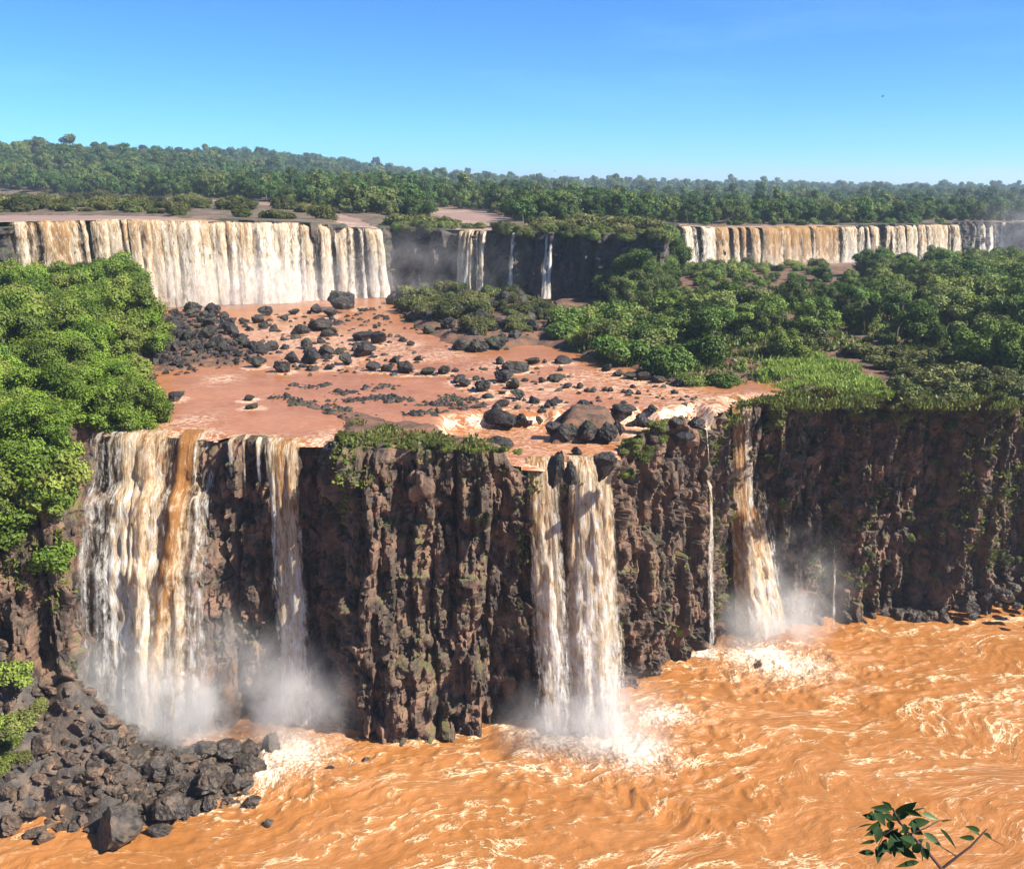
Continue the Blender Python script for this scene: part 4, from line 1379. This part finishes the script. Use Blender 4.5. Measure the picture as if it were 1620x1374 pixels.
GP4 = gpoly([(1060, 470), (1300, 460), (1500, 480), (1640, 560), (1600, 600), (1480, 575), (1400, 545), (1320, 550), (1230, 580), (1130, 600), (900, 545), (900, 500)], 34)
q = scatter(GP4, 3600, 0.02, rg, 5)
q = q[vn(q[:, 0] / 4.0, q[:, 1] / 4.0, 0, 14) > -0.35]
tufts('ground_cover', np.column_stack([q, Hm(q[:, 0], q[:, 1])]), np.tile([0, 0, 1.], (len(q), 1)), 0.8, 15, M['leaf_pale'], 8, 0.5, 'low olive undergrowth on the floor of the right wood', 'ground cover', 0.7, 2.2)
gn = np.cross(np.gradient(CV, axis=0), np.gradient(CV, axis=1))
gn /= np.linalg.norm(gn, axis=2)[..., None] + 1e-9
II, JJ = np.meshgrid(np.arange(nu), np.arange(CV.shape[1]), indexing='ij')
pos = CV
msk = 0.9 * vn(CU[:, None] / 5.0, pos[..., 2] / 14, 0, 201) + 0.9 * vn(CU[:, None] / 1.6, pos[..., 2] / 2.5, 0, 202)
msk += 0.75 * sstep(18, 33, pos[..., 2]) + 0.55 * np.clip(np.abs(gn[..., 2]), 0, 1) - 0.35
msk += 0.55 * sstep(34, 45, pos[..., 0]) + 0.85 * sstep(-40, -42, pos[..., 0]) * (pos[..., 1] < 96)
msk -= 1.5 * ((pos[..., 0] > -49) & (pos[..., 0] < -19) & (pos[..., 1] > 95)) + 0.45 * ((pos[..., 0] > -19) & (pos[..., 0] < 0)) * sstep(26, 20, pos[..., 2])
msk -= 1.2 * sstep(4, 1, pos[..., 2])
sel = np.argwhere(msk > 0.72)
sel = sel[rg.permutation(len(sel))[:15000]]
cp = pos[sel[:, 0], sel[:, 1]]
cn = np.column_stack([CN[sel[:, 0]], np.full(len(sel), 0.2)])
tufts('cliff_plants', cp + cn * 0.1, cn, rg.uniform(.25, .7, len(cp)), 8, M['cliff_plant'], 5, 0.25, 'small green plants clinging to the near cliff', 'ground cover', 0.35, 1.7)


# ------------------------------------------------------------------ waterfalls
def strand(parent, path, widths, lat, nrm, seed, dens=0.5, tint=0.3, mat='fall', amp=0.25, du=0.3, dv=0.4, name='strand', side=None):
    """a sheet of falling water that follows a path; lat is across, nrm is outwards"""
    r = np.random.default_rng(seed)
    P = np.asarray(path, float)
    seg = np.linalg.norm(np.diff(P, axis=0), axis=1)
    s = np.concatenate([[0], np.cumsum(seg)])
    nv = max(6, int(s[-1] / dv))
    sv = np.linspace(0, s[-1], nv)
    C = np.stack([np.interp(sv, s, P[:, k]) for k in range(3)], -1)
    Wd = np.interp(sv / s[-1], np.linspace(0, 1, len(widths)), widths)
    nuu = max(5, int(max(widths) / du))
    a = np.linspace(-.5, .5, nuu)
    lat, nrm = np.asarray(lat, float), np.asarray(nrm, float)
    fallen = sv / s[-1]
    U = a[:, None] * Wd[None]
    off = r.uniform(0, 90)
    um = a[:, None] * max(widths) + off
    g = amp * sstep(0.0, 0.25, fallen)[None]
    d = g * (1.5 * vn(um / 1.1, sv[None] / 9 + off, 0, seed) + 0.8 * vn(um / 0.45, sv[None] / 3.0, 0, seed + 1) + 0.5 * vn(um / .4, sv[None] / 0.9, 0, seed + 2))
    d = d * 0.6 - g * 1.6 * (np.abs(a) * 2)[:, None] ** 2
    jl = 0.35 * g * vn(um / 0.8, sv[None] / 2.2, 0, seed + 3)
    V = C[None] + lat * (U + jl)[..., None] + nrm * d[..., None]
    edge = np.clip((0.5 - np.abs(a)) * 2, 0, 1)[:, None] * np.ones_like(sv)[None]
    fl = np.stack([np.broadcast_to(um, U.shape), np.broadcast_to(sv[None], U.shape), np.full(U.shape, float(seed % 97))], -1)
    dd = dens if hasattr(dens, '__len__') else [dens, dens]
    dn = np.broadcast_to(np.interp(fallen, np.linspace(0, 1, len(dd)), dd)[None], U.shape)
    me = mesh_np(name, V.reshape(-1, 3), grid_quads(nuu, nv), M[mat],
                 {'flow': ('FLOAT_VECTOR', 'POINT', fl), 'edge': ('FLOAT', 'POINT', edge), 'dens': ('FLOAT', 'POINT', dn),
                  'fallen': ('FLOAT', 'POINT', np.broadcast_to(fallen[None], U.shape)), 'tint': ('FLOAT', 'POINT', np.full(U.shape, tint))}, smooth=True)
    return link(name, me, parent)


def plunge(lip, zb, nrm, throw, drift=0.0, lat=(1, 0, 0), back=2.4, n=16):
    lip, nrm, lat = np.asarray(lip, float), np.asarray(nrm, float), np.asarray(lat, float)
    out = [lip - nrm * back + [0, 0, 0.05], lip - nrm * 0.3 + [0, 0, 0.03]]
    for t in np.linspace(0.03, 1, n):
        out.append(lip + nrm * (throw * math.sqrt(t) + 0.1) + lat * drift * t + [0, 0, (zb - lip[2]) * t])
    return out


def waterfall(name, label, loc, group=None, cat='waterfall'):
    return link(name, None, label=label, cat=cat, group=group)


rw = np.random.default_rng(51)
Nf = np.array([0, -1, 0])
# --- stepped fall on the left
w1 = waterfall('waterfall', 'broad stepped cream and orange waterfall beside the leafy left bank', None)


def stepped_path(x, yb_r, yb_b, drift, zt=WM, z0=0.5, lift=0.5):
    out = [(x, yb_r + 2.2, zt + .05), (x, yb_r + 0.2, zt + .03)]
    for z in np.concatenate([np.arange(31.8, 25.6, -0.8), np.arange(25.4, 18, -0.5), np.arange(17.5, z0, -1.2), [z0]]):
        f = stepped(np.array(z - 0.9))
        t = (zt - z) / (zt - z0)
        out.append((x + drift * t, yb_r + (yb_b - yb_r) * f - lift - 0.5 * math.sqrt(t), z))
    return out


for k, (x, w, dr, de, ti) in enumerate([(-46.2, 3.2, -0.9, .4, -.4), (-44.4, 3.6, -0.6, .42, -.3), (-42.6, 3.8, 0.0, .64, .1), (-41.0, 3.2, 0.6, .7, .2), (-39.4, 3.4, 0.6, .56, .2), (-37.6, 3.2, 0.3, .34, .0), (-36.2, 3.2, -0.8, .58, .6), (-34.6, 3.4, 0.2, .44, .1), (-33.6, 2.6, 0.4, .34, -.2)]):
    strand(w1, stepped_path(x, 106.6, 97.6, dr), [w, w * 1.05, w * 1.1, w * 1.25], (1, 0, 0), Nf, 500 + k, [de, de, de - .02, de - .06], ti, amp=0.45)
strand(w1, stepped_path(-40.5, 106.3, 97.0, 0.5, lift=1.0), [3, 2, 2.2, 2.4], (1, 0, 0), Nf, 520, [.4, .55, .8, .75], .45, amp=0.5)
strand(w1, stepped_path(-36, 106.2, 97.0, -3.5, lift=1.0), [2.2, 2.2, 2.2, 2.4], (1, 0, 0), Nf, 521, [.8, .75, .6, .3], 1.0, amp=0.5)
strand(w1, stepped_path(-42.5, 106.0, 96.6, 1.5, lift=1.4), [11, 12, 12, 13], (1, 0, 0), Nf, 522, [.05, .15, .26, .36], -.2, amp=0.6)
# --- trickles between the left falls
wt = waterfall('trickle', 'thin white trickles over the black lip between two left falls', None)
for k, (x, w) in enumerate([(-30.6, 1.1), (-29.2, 0.7), (-27.6, 0.9), (-26.3, 0.8)]):
    strand(wt, plunge((x, 103.4, WM + .1), 24 - 2 * (k % 2), Nf, 0.9), [w, w * .8, w * .9, w], (1, 0, 0), Nf, 530 + k, [.7, .5, .0], .1, amp=0.15, du=.2)
# --- second fall
w2 = waterfall('waterfall', 'narrow tall waterfall in the shaded recess, second from the left', None)
for k, (x, w, th, de, ti) in enumerate([(-24.8, 2.6, 2.6, .75, .5), (-24.0, 2.4, 3.2, .7, .3), (-25.8, 2.6, 2.4, .46, .0)]):
    strand(w2, plunge((x, 102.6, WM), 0.5, Nf, th, 0.3), [w, w * .85, w * 1.05, w * 1.5, w * 1.9], (1, 0, 0), Nf, 540 + k, [de + .1, de, de - .08, de - .2], ti, amp=0.3)
strand(w2, plunge((-24.3, 102.4, WM), 0.5, Nf, 3.4, 0.9), [2.0, 3.0, 4.4, 5.2], (1, 0, 0), Nf, 548, [.1, .2, .26, .3], 0, amp=0.4)
# --- twin falls in the middle
w3 = waterfall('waterfall', 'slim left stream of the twin falls beside the dark middle cliff', None, 'twin falls in the middle of the near cliff')
w4 = waterfall('waterfall', 'broad right stream of the twin falls, cream and brown', None, 'twin falls in the middle of the near cliff')
for k, (x, w, th, de, ti) in enumerate([(2.6, 2.4, 2.8, .66, .5), (3.3, 2.2, 3.4, .58, .2), (4.0, 2.0, 3.2, .5, .1)]):
    strand(w3, plunge((x, 100.9, WL + .1), 0.4, Nf, th, 2.2), [w, w * 1.15, w * 1.6, w * 2.0, w * 2.2], (1, 0, 0), Nf, 560 + k, [de + .15, de, de - .05, de - .14], ti, amp=0.3)
strand(w3, plunge((2.8, 100.7, WL), 0.4, Nf, 3.6, 1.5), [1.6, 3.6, 5.0, 5.8], (1, 0, 0), Nf, 565, [.1, .2, .28, .3], 0, amp=0.4)
for k, (x, w, th, de, ti) in enumerate([(7.4, 3.0, 3.4, .8, .5), (8.8, 3.0, 3.8, .74, .25), (6.8, 2.2, 2.8, .55, .1), (8.2, 3.0, 4.4, .62, .2), (9.6, 2.4, 3.6, .56, .25)]):
    strand(w4, plunge((x, 101.3, WL + .1), 0.4, Nf, th, 1.3), [w * .9, w * 1.2, w * 1.65, w * 2.0, w * 2.2], (1, 0, 0), Nf, 570 + k, [de + .15, de, de - .05, de - .1], ti, amp=0.35)
strand(w4, plunge((8.2, 101.0, WL), 0.4, Nf, 4.6, 1.4), [2.6, 5.6, 7.6, 8.4], (1, 0, 0), Nf, 578, [.1, .25, .32, .36], 0, amp=0.45)
# --- fall in the corner
w5 = waterfall('waterfall', 'orange churning waterfall in the corner of the near cliff', None)
n5, l5 = np.array([0.35, -0.94, 0]), np.array([0.94, 0.35, 0])
for k, (x, y, w, th, de, ti) in enumerate([(29.4, 126.2, 2.2, 1.4, .9, .9), (30.7, 126.2, 2.0, 1.0, .7, .2)]):
    strand(w5, plunge((x, y, WM - .1), 6, n5, th * 1.6, 1.0, l5), [w, w * .8, w * 1.0, w * 1.7, w * 2.2], l5, n5, 590 + k, [de, de, de - .1, de - .2, .0], ti, amp=0.2)
for k, (dx, w, th, de, ti) in enumerate([(0, 4.8, 3.0, 1.0, .85), (1.8, 4.6, 3.8, .95, .75), (.8, 4.2, 4.8, .8, .4), (3.0, 3.6, 3.4, .6, .2)]):
    strand(w5, plunge((29.7 + dx * .7, 125.2, 20.5), 0.4, n5, th + .3, 2.8, l5, back=.3), [w * .35, w * .7, w, w * 1.25, w * 1.5], l5, n5, 595 + k, [-.2, de * .8, de, de, de - .1], ti, amp=0.5)
strand(w5, plunge((33, 125.4, 20), 0.4, n5, 2.4, 1.6, l5, back=.3), [4.5, 6, 8, 9], l5, n5, 610, [.3, .42, .44, .3], 0, amp=0.5)
# --- lip veils left of the corner fall, running over the shelf
w6 = waterfall('waterfall', 'short veil of white water over the dark lip left of corner fall', None)
for k, (x, y) in enumerate([(25.6, 123.2), (26.6, 123.6), (27.5, 124.2), (24.4, 122.2)]):
    strand(w6, plunge((x, y, WM), 27.2, (0.1, -1, 0), 1.0), [1.2, 1.1, 1.3], (1, 0, 0), (0.1, -1, 0), 605 + k, [.7, .55, .45], .2, amp=0.15, du=.2)
# --- thin ones
w7 = waterfall('trickle', 'thin white ribbon of water left of the corner fall', None)
strand(w7, plunge((24.4, 116.6, 24), 0.3, (0.6, -0.8, 0), 1.2, 0.5, back=.1), [.7, 1.2, 1.7, 2.2], (.8, .6, 0), (0.6, -0.8, 0), 620, [.55, .48, .42], 0, amp=0.2, du=.15)
strand(w7, plunge((23.6, 116.9, 31), 24, (0.6, -0.8, 0), 0.7, 0.4, back=.6), [.4, .4, .5], (.8, .6, 0), (0.6, -0.8, 0), 621, [.5, .4, .1], 0, amp=0.1, du=.15)
w8 = waterfall('trickle', 'thin trickle down the dark right cliff', None)
strand(w8, plunge((43.6, 126.0, 31.4), 22, Nf, 0.7, .8), [.6, .5, .6], (1, 0, 0), Nf, 625, [.5, .3, .0], 0, amp=.1, du=.15)
strand(w8, plunge((43.6, 125.2, 13), 0.3, Nf, 0.8, .6), [.5, .8, 1.1], (1, 0, 0), Nf, 626, [.2, .5, .4], 0, amp=.15, du=.15)

# --- far falls
def far_lip(s):
    i = np.clip(np.searchsorted(FU, s), 1, len(FU) - 1)
    return FRIM[i], FN[i]


def s_of(x, y):
    return FU[np.argmin((FRIM[:, 0] - x) ** 2 + (FRIM[:, 1] - y) ** 2)]


def far_fall(obj, s0, s1, n, seed, zb, densf, tintf, wmul=1.35, throw=2.2, mat='far_fall'):
    L = s1 - s0
    r = np.random.default_rng(seed)
    for k in range(n):
        s = s0 + L * (k + 0.5 + r.uniform(-.25, .25)) / n
        p, nn = far_lip(s)
        n3 = np.array([nn[0], nn[1], 0])
        lat = np.array([-nn[1], nn[0], 0])
        z = float(ZU(p[0], p[1])) + 0.4 + r.uniform(-.35, .1)
        w = L / n * wmul * r.uniform(.5, 1.7)
        de = densf((s - s0) / L) + .02 + r.uniform(-.26, .2)
        if de < 0.12:
            continue
        strand(obj, plunge((p[0] + nn[0] * .8, p[1] + nn[1] * .8, z), zb, n3, throw * r.uniform(.7, 1.3), r.normal() * .4, lat, back=3.5, n=10), [w, w, w * 1.1, w * 1.25], lat, n3, seed + k,
               [de + .12, de, de, de + .1], tintf((s - s0) / L) + r.uniform(-.2, .2), mat, amp=.5, du=.7, dv=1.0)


fA = waterfall('waterfall', 'wide curtain of cream waterfalls across the far left cliff', None)
sa, sb = s_of(-104.5, 206.5), s_of(-32, 241)
far_fall(fA, sa, sb, 40, 700, 32.6, lambda f: .25 + .45 * min(1, f * 9) - .12 * max(0, f - .62) * 2.6 - (.5 if .50 < f < .535 else 0), lambda f: 1.0 if .05 < f < .14 else (.5 if f < .6 else .3))
far_fall(fA, sa + 4, sb - 22, 14, 760, 32.6, lambda f: .38, lambda f: .3, 1.4, 3.6)
far_fall(fA, sa + 2, sb - 1, 9, 1300, 32.6, lambda f: .34, lambda f: .3, 1.5, 1.2)
fB = waterfall('waterfall', 'veil of several thin streams in the middle of the shaded wall', None)
far_fall(fB, s_of(-12.5, 241.5), s_of(-5.5, 239), 7, 800, 33, lambda f: .66, lambda f: .4, 1.2, 2.0)
fC = waterfall('waterfall', 'thinnest single stream on the shaded wall', None)
far_fall(fC, s_of(-.4, 237.2), s_of(.6, 236.9), 1, 820, 33, lambda f: .7, lambda f: .1, 1.1, 1.0)
fD = waterfall('waterfall', 'single flaring stream at the right of the shaded wall', None)
far_fall(fD, s_of(7.6, 234.5), s_of(9.4, 233.9), 2, 830, 33, lambda f: .7, lambda f: 0, 1.1, 2.6)
fE = waterfall('waterfall', 'wide orange and cream waterfall above the right wood', None)
far_fall(fE, s_of(50, 298), s_of(104, 322), 20, 840, 33, lambda f: .35 + .35 * min(1, f * 4), lambda f: 1.05 if f > .2 else .2, 1.35)
fF = waterfall('waterfall', 'row of cream falls right of the orange far waterfall', None)
far_fall(fF, s_of(105, 323), s_of(151, 342), 22, 870, 33, lambda f: .68 - (.4 if (.3 < f < .36 or .52 < f < .56) else 0), lambda f: .45, 1.4)
fG = waterfall('waterfall', 'small pale waterfall at the far right edge of the plateau', None)
far_fall(fG, s_of(166, 365), s_of(182, 371), 7, 900, 33, lambda f: .5, lambda f: .2, 1.1)

# ------------------------------------------------------------------ twig close to the camera
def at_d(px, py, d):
    return np.array([0, 0, CAMZ]) + pdir(px, py) * d


def zz8(a, b):
    return 1340 + a / 5.786, 1240 + b / 5.786


t = NT('twig_leaf')
tc = t.n('TexCoord').outputs['Object']
M['twig_leaf'] = t.surf(t.principled(t.mix(t.noise(tc, 9, 3), (0.007, 0.021, 0.007), (0.024, 0.052, 0.012)), 0.7, None, 0.15))
t = NT('twig_leaf_pale')
M['twig_leaf_pale'] = t.surf(t.principled(t.mix(t.noise(None, 9, 3), (0.07, 0.11, 0.03), (0.12, 0.16, 0.05)), 0.45))
t = NT('twig_stem')
M['twig_stem'] = t.surf(t.principled(t.mix(t.noise(None, 30, 3), (0.035, 0.014, 0.012), (0.07, 0.03, 0.022)), 0.6))
twig = link('leafy_branch', None, loc=at_d(1470, 1560, 4.0), label='dark green leafy twig with thin red brown stems, close to the viewer', cat='branch')
TW = Matrix.Translation(-Vector(twig.location))
STEMS = [([(700, 1700), (850, 1000), (865, 775), (765, 650), (620, 500), (470, 335), (420, 220)], .012, 4.0), ([(865, 775), (1010, 660), (1130, 570), (1250, 440), (1285, 405)], .008, 4.05), ([(1010, 660), (870, 575), (700, 440)], .004, 4.02),
         ([(560, 460), (720, 400), (850, 330), (950, 322)], .004, 3.95), ([(1255, 450), (1330, 505), (1440, 560)], .004, 4.1), ([(640, 520), (690, 620), (690, 700)], .005, 3.95), ([(430, 400), (330, 470), (290, 560)], .004, 3.92)]
STEMO = []
for pts_, rr, dd in STEMS:
    P = [at_d(*zz8(a, b), dd + 0.02 * math.sin(a)) - np.array(twig.location) for a, b in pts_]
    V, Q = tube(P, list(np.linspace(rr, rr * .45, len(P)) * 0.75), 7)
    STEMO.append((link('stem', mesh_np('stem', V, Q, M['twig_stem'], smooth=True), twig), np.array(P)))
LEAVES = [((410, 330), (640, 160), 85, 0), ((405, 215), (318, 155), 34, 0), ((430, 225), (212, 215), 44, 0), ((400, 260), (240, 232), 26, 0), ((250, 230), (350, 380), 70, 0), ((240, 260), (165, 315), 46, 0), ((235, 362), (80, 402), 14, 0), ((390, 330), (400, 420), 60, 0),
          ((530, 240), (690, 295), 40, 0), ((680, 262), (840, 330), 36, 1), ((700, 265), (830, 335), 30, 0), ((560, 370), (760, 340), 66, 0), ((580, 400), (700, 460), 60, 0), ((700, 440), (870, 575), 48, 1), ((850, 400), (1000, 590), 26, 0), ((290, 380), (270, 540), 66, 0),
          ((250, 465), (155, 472), 12, 0), ((310, 450), (520, 470), 62, 0), ((400, 450), (520, 620), 80, 0), ((480, 590), (640, 680), 66, 0), ((660, 710), (440, 760), 46, 0), ((290, 560), (280, 725), 58, 0), ((340, 540), (410, 640), 52, 0), ((600, 620), (680, 540), 60, 0), ((690, 580), (740, 690), 60, 0),
          ((620, 560), (700, 500), 40, 0), ((1220, 430), (1075, 385), 34, 0), ((1215, 465), (1110, 410), 26, 1), ((1170, 500), (1025, 485), 44, 0), ((1260, 440), (1330, 510), 26, 0), ((860, 340), (965, 325), 16, 0), ((730, 520), (750, 640), 34, 0), ((420, 330), (330, 270), 50, 0), ((500, 470), (590, 500), 44, 0), ((560, 260), (720, 215), 14, 0)]
rl = np.random.default_rng(3)
for k in range(22):
    a0, b0 = rl.uniform(250, 640), rl.uniform(240, 640)
    th = rl.uniform(2.2, 5.2)
    LEAVES.append(((a0, b0), (a0 + 150 * math.cos(th), b0 - 130 * math.sin(th)), rl.uniform(34, 56), 0))
for (a, b, w, pale) in LEAVES:
    dd = 4.0 + rl.uniform(-.1, .08)
    p0, p1 = at_d(*zz8(*a), dd), at_d(*zz8(*b), dd + rl.uniform(-.05, .02))
    L = p1 - p0
    wl = 1.4 * w / 5.786 / F * dd
    ax = L / np.linalg.norm(L)
    sidev = np.cross(ax, -FWD)
    sidev /= np.linalg.norm(sidev)
    upn = np.cross(sidev, ax)
    sidev = sidev * 0.9 + upn * rl.uniform(-.4, .4)
    n = 7
    V = []
    for i in range(n):
        f = i / (n - 1)
        ww = wl * 0.5 * (math.sin(math.pi * f ** 0.75) ** 0.9 if 0 < f < 1 else 0.03)
        c = p0 + L * f + np.array([0, 0, 1]) * 0.06 * np.linalg.norm(L) * math.sin(math.pi * f) - np.array(twig.location)
        V += [c + sidev * ww + upn * ww * .25, c, c - sidev * ww + upn * ww * .25]
    Q = []
    for i in range(n - 1):
        Q += [(3 * i, 3 * i + 1, 3 * i + 4, 3 * i + 3), (3 * i + 1, 3 * i + 2, 3 * i + 5, 3 * i + 4)]
    link('leaf', mesh_np('leaf', np.array(V), np.array(Q), M['twig_leaf_pale' if pale else 'twig_leaf'], smooth=True), min(STEMO, key=lambda q: np.min(np.linalg.norm(q[1] + np.array(twig.location) - p0, axis=1)))[0], label='paler yellow green leaf' if pale else None)

# ------------------------------------------------------------------ birds
t = NT('bird_feathers')
M['bird'] = t.surf(t.principled((0.02, 0.02, 0.022), 0.7))


def bird(px, py, d, span, label, flap):
    s = span / 2
    body, bq = tube([(0, -.5 * s, 0), (0, -.3 * s, 0.02 * s), (0, 0, .03 * s), (0, .3 * s, .05 * s), (0, .48 * s, .05 * s)], [.02 * s, .09 * s, .13 * s, .09 * s, .02 * s], 6)
    parts = [(body, bq)]
    for sg in (-1, 1):
        w = np.array([(0.05 * sg, .2, .06), (.5 * sg, .28, .06 + flap), (1.0 * sg, .05, .06 + flap * 1.3), (.5 * sg, -.1, .06 + flap), (0.05 * sg, -.2, .05)]) * s
        parts.append((w, np.array([(0, 1, 3, 4), (1, 2, 3, 3)])[:1]))
        parts.append((w, np.array([(1, 2, 2, 3)])[:0].reshape(0, 4)))
        tip = np.array([(.5 * sg, .28, .06 + flap), (.98 * sg, .09, .06 + flap * 1.3), (1.0 * sg, .04, .06 + flap * 1.3), (.5 * sg, -.1, .06 + flap)]) * s
        parts.append((tip, np.array([(0, 1, 2, 3)])))
    V, Q = join([p for p in parts if len(p[1])])
    o = link('bird', mesh_np('bird', V, Q, M['bird']), label=label, cat='bird')
    return place(o, at_d(px, py, d), (0.2, 0.1, 1.9))


bird(1396, 153, 160, 0.9, 'small dark bird gliding high in the blue sky', .3)
bird(878, 271, 420, 1.1, 'tiny dark bird low over the far forest', .4)


# ------------------------------------------------------------------ labels: each counted along its row
ORD = 'first second third fourth fifth sixth seventh eighth ninth tenth eleventh twelfth thirteenth fourteenth fifteenth sixteenth seventeenth eighteenth nineteenth twentieth'.split()
ORD += ['twenty-' + q for q in ORD[:9]] + ['thirtieth'] + ['thirty-' + q for q in ORD[:9]]
TXT = {'black boulders standing in the middle river': ('black boulder', 'standing in the middle river'),
       'dark rocks along the stepped shelf': ('dark boulder', 'on the stepped river shelf'),
       'black boulders heaped beside the leafy left bank': ('black boulder', 'heaped beside the leafy bank'),
       'rocks heaped under the shaded far cliff': ('mossy boulder', 'under the shaded far cliff'),
       'wet boulders below the falls': ('rock', 'below the stepped fall'),
       'wet black rocks along the foot of the right cliff': ('wet rock', 'at the foot of the right cliff'),
       'trees on the leafy left bank': ('bright green tree', 'on the leafy left bank'),
       'bushes under the trees on the left bank': ('bright bush', 'under the left bank trees'),
       'bushes hanging over the left cliff rim': ('bright bush', 'hanging over the left cliff rim'),
       'bushes on the rocky slope below the left cliff': ('bright bush', 'on the slope below the left cliff'),
       'trees of the wood below the far falls': ('green tree', 'in the wood below the far falls'),
       'bushes on the right bank': ('dark bush', 'along the right river bank'),
       'bright bushes in the clearing': ('pale green bush', 'in the clearing behind the right bank'),
       'bushes behind the right cliff edge': ('olive bush', 'behind the right cliff edge'),
       'bushes among the rocks under the far cliff': ('olive bush', 'among rocks under the far cliff'),
       'bushes before the orange far falls': ('green bush', 'before the orange far falls'),
       'undergrowth bushes in the right wood': ('green bush', 'inside the right wood'),
       'shrubs clinging to the right cliff': ('shrub', 'clinging to the dark right cliff'),
       'low plants on the cliff top': ('low plant', 'on the middle cliff top'),
       'trees up the end of the shaded wall': ('dark tree', 'up the end of the shaded wall'),
       'bushes on the river bar above the wide falls': ('olive bush', 'on the bar above the wide falls'),
       'bushes on the lip of the shaded wall': ('olive bush', 'on the lip of the shaded wall'),
       'bushes on the lip of the right far falls': ('small bush', 'on the lip of the orange far falls'),
       'trees at the front of the plateau forest': ('tree', 'at the front of the plateau forest'),
       'tall trees standing above the plateau forest': ('tall thin tree', 'standing above the plateau forest')}


def pix(o):
    v = np.array(o.location) - np.array([0, 0, CAMZ])
    d = v @ FWD
    return PX0 + F * v[0] / d, PY0 - F * (v @ UPV) / d


todo = {}
for o in [q for q in COL.objects if q.get('label') == 'L']:
    if True:
        a, b = pix(o)
        if not -130 < a < 1750 or b > 1480:
            for c in list(o.children):
                bpy.data.objects.remove(c)
            bpy.data.objects.remove(o)
            continue
        todo.setdefault(o['group'], []).append((b, a, o))
for g, items in todo.items():
    noun, where = TXT[g]
    size = np.array([o.scale[0] for _, _, o in items])
    lo, hi = np.quantile(size, .33), np.quantile(size, .67)
    items.sort(key=lambda q: -q[0])
    nr = max(1, round(len(items) / 15))
    per = math.ceil(len(items) / nr)
    rows = [items[k:k + per] for k in range(0, len(items), per)]
    for ri, row in enumerate(rows):
        row.sort(key=lambda q: q[1])
        for k, (_, _, o) in enumerate(row):
            sw = 'small ' if o.scale[0] < lo else ('large ' if o.scale[0] > hi else '')
            if noun.startswith(('small', 'low')):
                sw = ''
            rn = '' if len(rows) == 1 else ('front row ' if ri == 0 else ('back row ' if ri == len(rows) - 1 else ORD[ri] + ' row '))
            rn = rn and rn.strip() + ', '
            o['label'] = f'{sw}{noun} {where}, {rn}{ORD[k]} from left'


# ------------------------------------------------------------------ haze and mist
def box(name, lo, hi):
    c = np.array([[x, y, z] for x in (lo[0], hi[0]) for y in (lo[1], hi[1]) for z in (lo[2], hi[2])], float)
    f = np.array([(0, 1, 3, 2), (4, 6, 7, 5), (0, 4, 5, 1), (2, 3, 7, 6), (0, 2, 6, 4), (1, 5, 7, 3)])
    return mesh_np(name, c, f)


t = NT('haze_air')
v = t.n('VolumePrincipled')
v.inputs['Color'].default_value = (0.62, 0.81, 1.0, 1)
v.inputs['Density'].default_value = 0.00017
v.inputs['Anisotropy'].default_value = 0.25
t.t.links.new(v.outputs[0], t.out.inputs['Volume'])
hz = box('haze', (-8200, -300, -3), (8200, 11500, 118))
hz.materials.append(t.m)
link('haze', hz, label='thin blue air over the whole gorge', cat='haze', kind='stuff')

t = NT('falls_mist')
tc = t.n('TexCoord').outputs['Object']
ln = t.n('VectorMath', operation='LENGTH')
t.put(ln.inputs[0], tc)
fall = t.rng(ln.outputs['Value'], 0.15, 1.0, 1.0, 0.0)
geo = t.n('NewGeometry')
nz = t.noise(geo.outputs['Position'], 0.22, 3, 0.6)
oi = t.n('ObjectInfo')
dn = t.math('MULTIPLY', t.math('MULTIPLY', fall, t.rng(nz, 0.36, 0.66)), t.attr('thick').outputs['Fac'])
at = t.n('Attribute', attribute_type='OBJECT', attribute_name='thick')
dn = t.math('MULTIPLY', t.math('MULTIPLY', fall, t.rng(nz, 0.34, 0.68)), at.outputs['Fac'])
v = t.n('VolumePrincipled')
v.inputs['Color'].default_value = (0.97, 0.95, 0.93, 1)
v.inputs['Anisotropy'].default_value = 0.0
t.put(v.inputs['Density'], dn)
t.t.links.new(v.outputs[0], t.out.inputs['Volume'])
ms = rock_mesh('mist', 1, None, 0.5, 2)
ms.clear_geometry()
import bmesh
bm = bmesh.new()
bmesh.ops.create_icosphere(bm, subdivisions=3, radius=1.0)
bm.to_mesh(ms)
bm.free()
ms.materials.append(t.m)
MIST = [(225, 1125, 95.5, (11, 6, 8.5), .3, 'mist boiling up at the foot of the stepped left fall'),
        (345, 1095, 98, (9, 4.5, 10), .13, 'thin mist before the shaded recess wall'),
        (470, 1125, 96.5, (6.5, 5, 9), .2, 'mist at the foot of the narrow recess fall'),
        (880, 1155, 96, (6.5, 4.5, 5.5), .2, 'mist at the foot of the slim twin stream'),
        (975, 1150, 94.5, (7, 5, 6.5), .24, 'mist at the foot of the broad twin stream'),
        (1215, 1000, 120.5, (8, 5, 7), .3, 'mist at the foot of the orange corner fall'),
        (1265, 930, 124.5, (8, 4, 9), .14, 'thin spray against the cliff right of corner fall'),
        (300, 455, 220, (48, 9, 8), .09, 'low mist along the foot of the wide far falls'),
        (640, 430, 236, (34, 7, 12), .03, 'faint blue mist before the shaded far wall'),
        (1210, 415, 310, (34, 10, 9), .03, 'mist at the foot of the orange far fall'),
        (1610, 370, 350, (16, 14, 14), 0.025, 'mist rising behind the far right trees')]
for a, b, Y, rad, den, lab in MIST:
    o = link('mist', ms, label=lab, cat='mist', kind='stuff')
    p = at_y(a, b, Y)
    place(o, p, (0, 0, 0), [q * 1.25 for q in rad])
    o['thick'] = den * .8
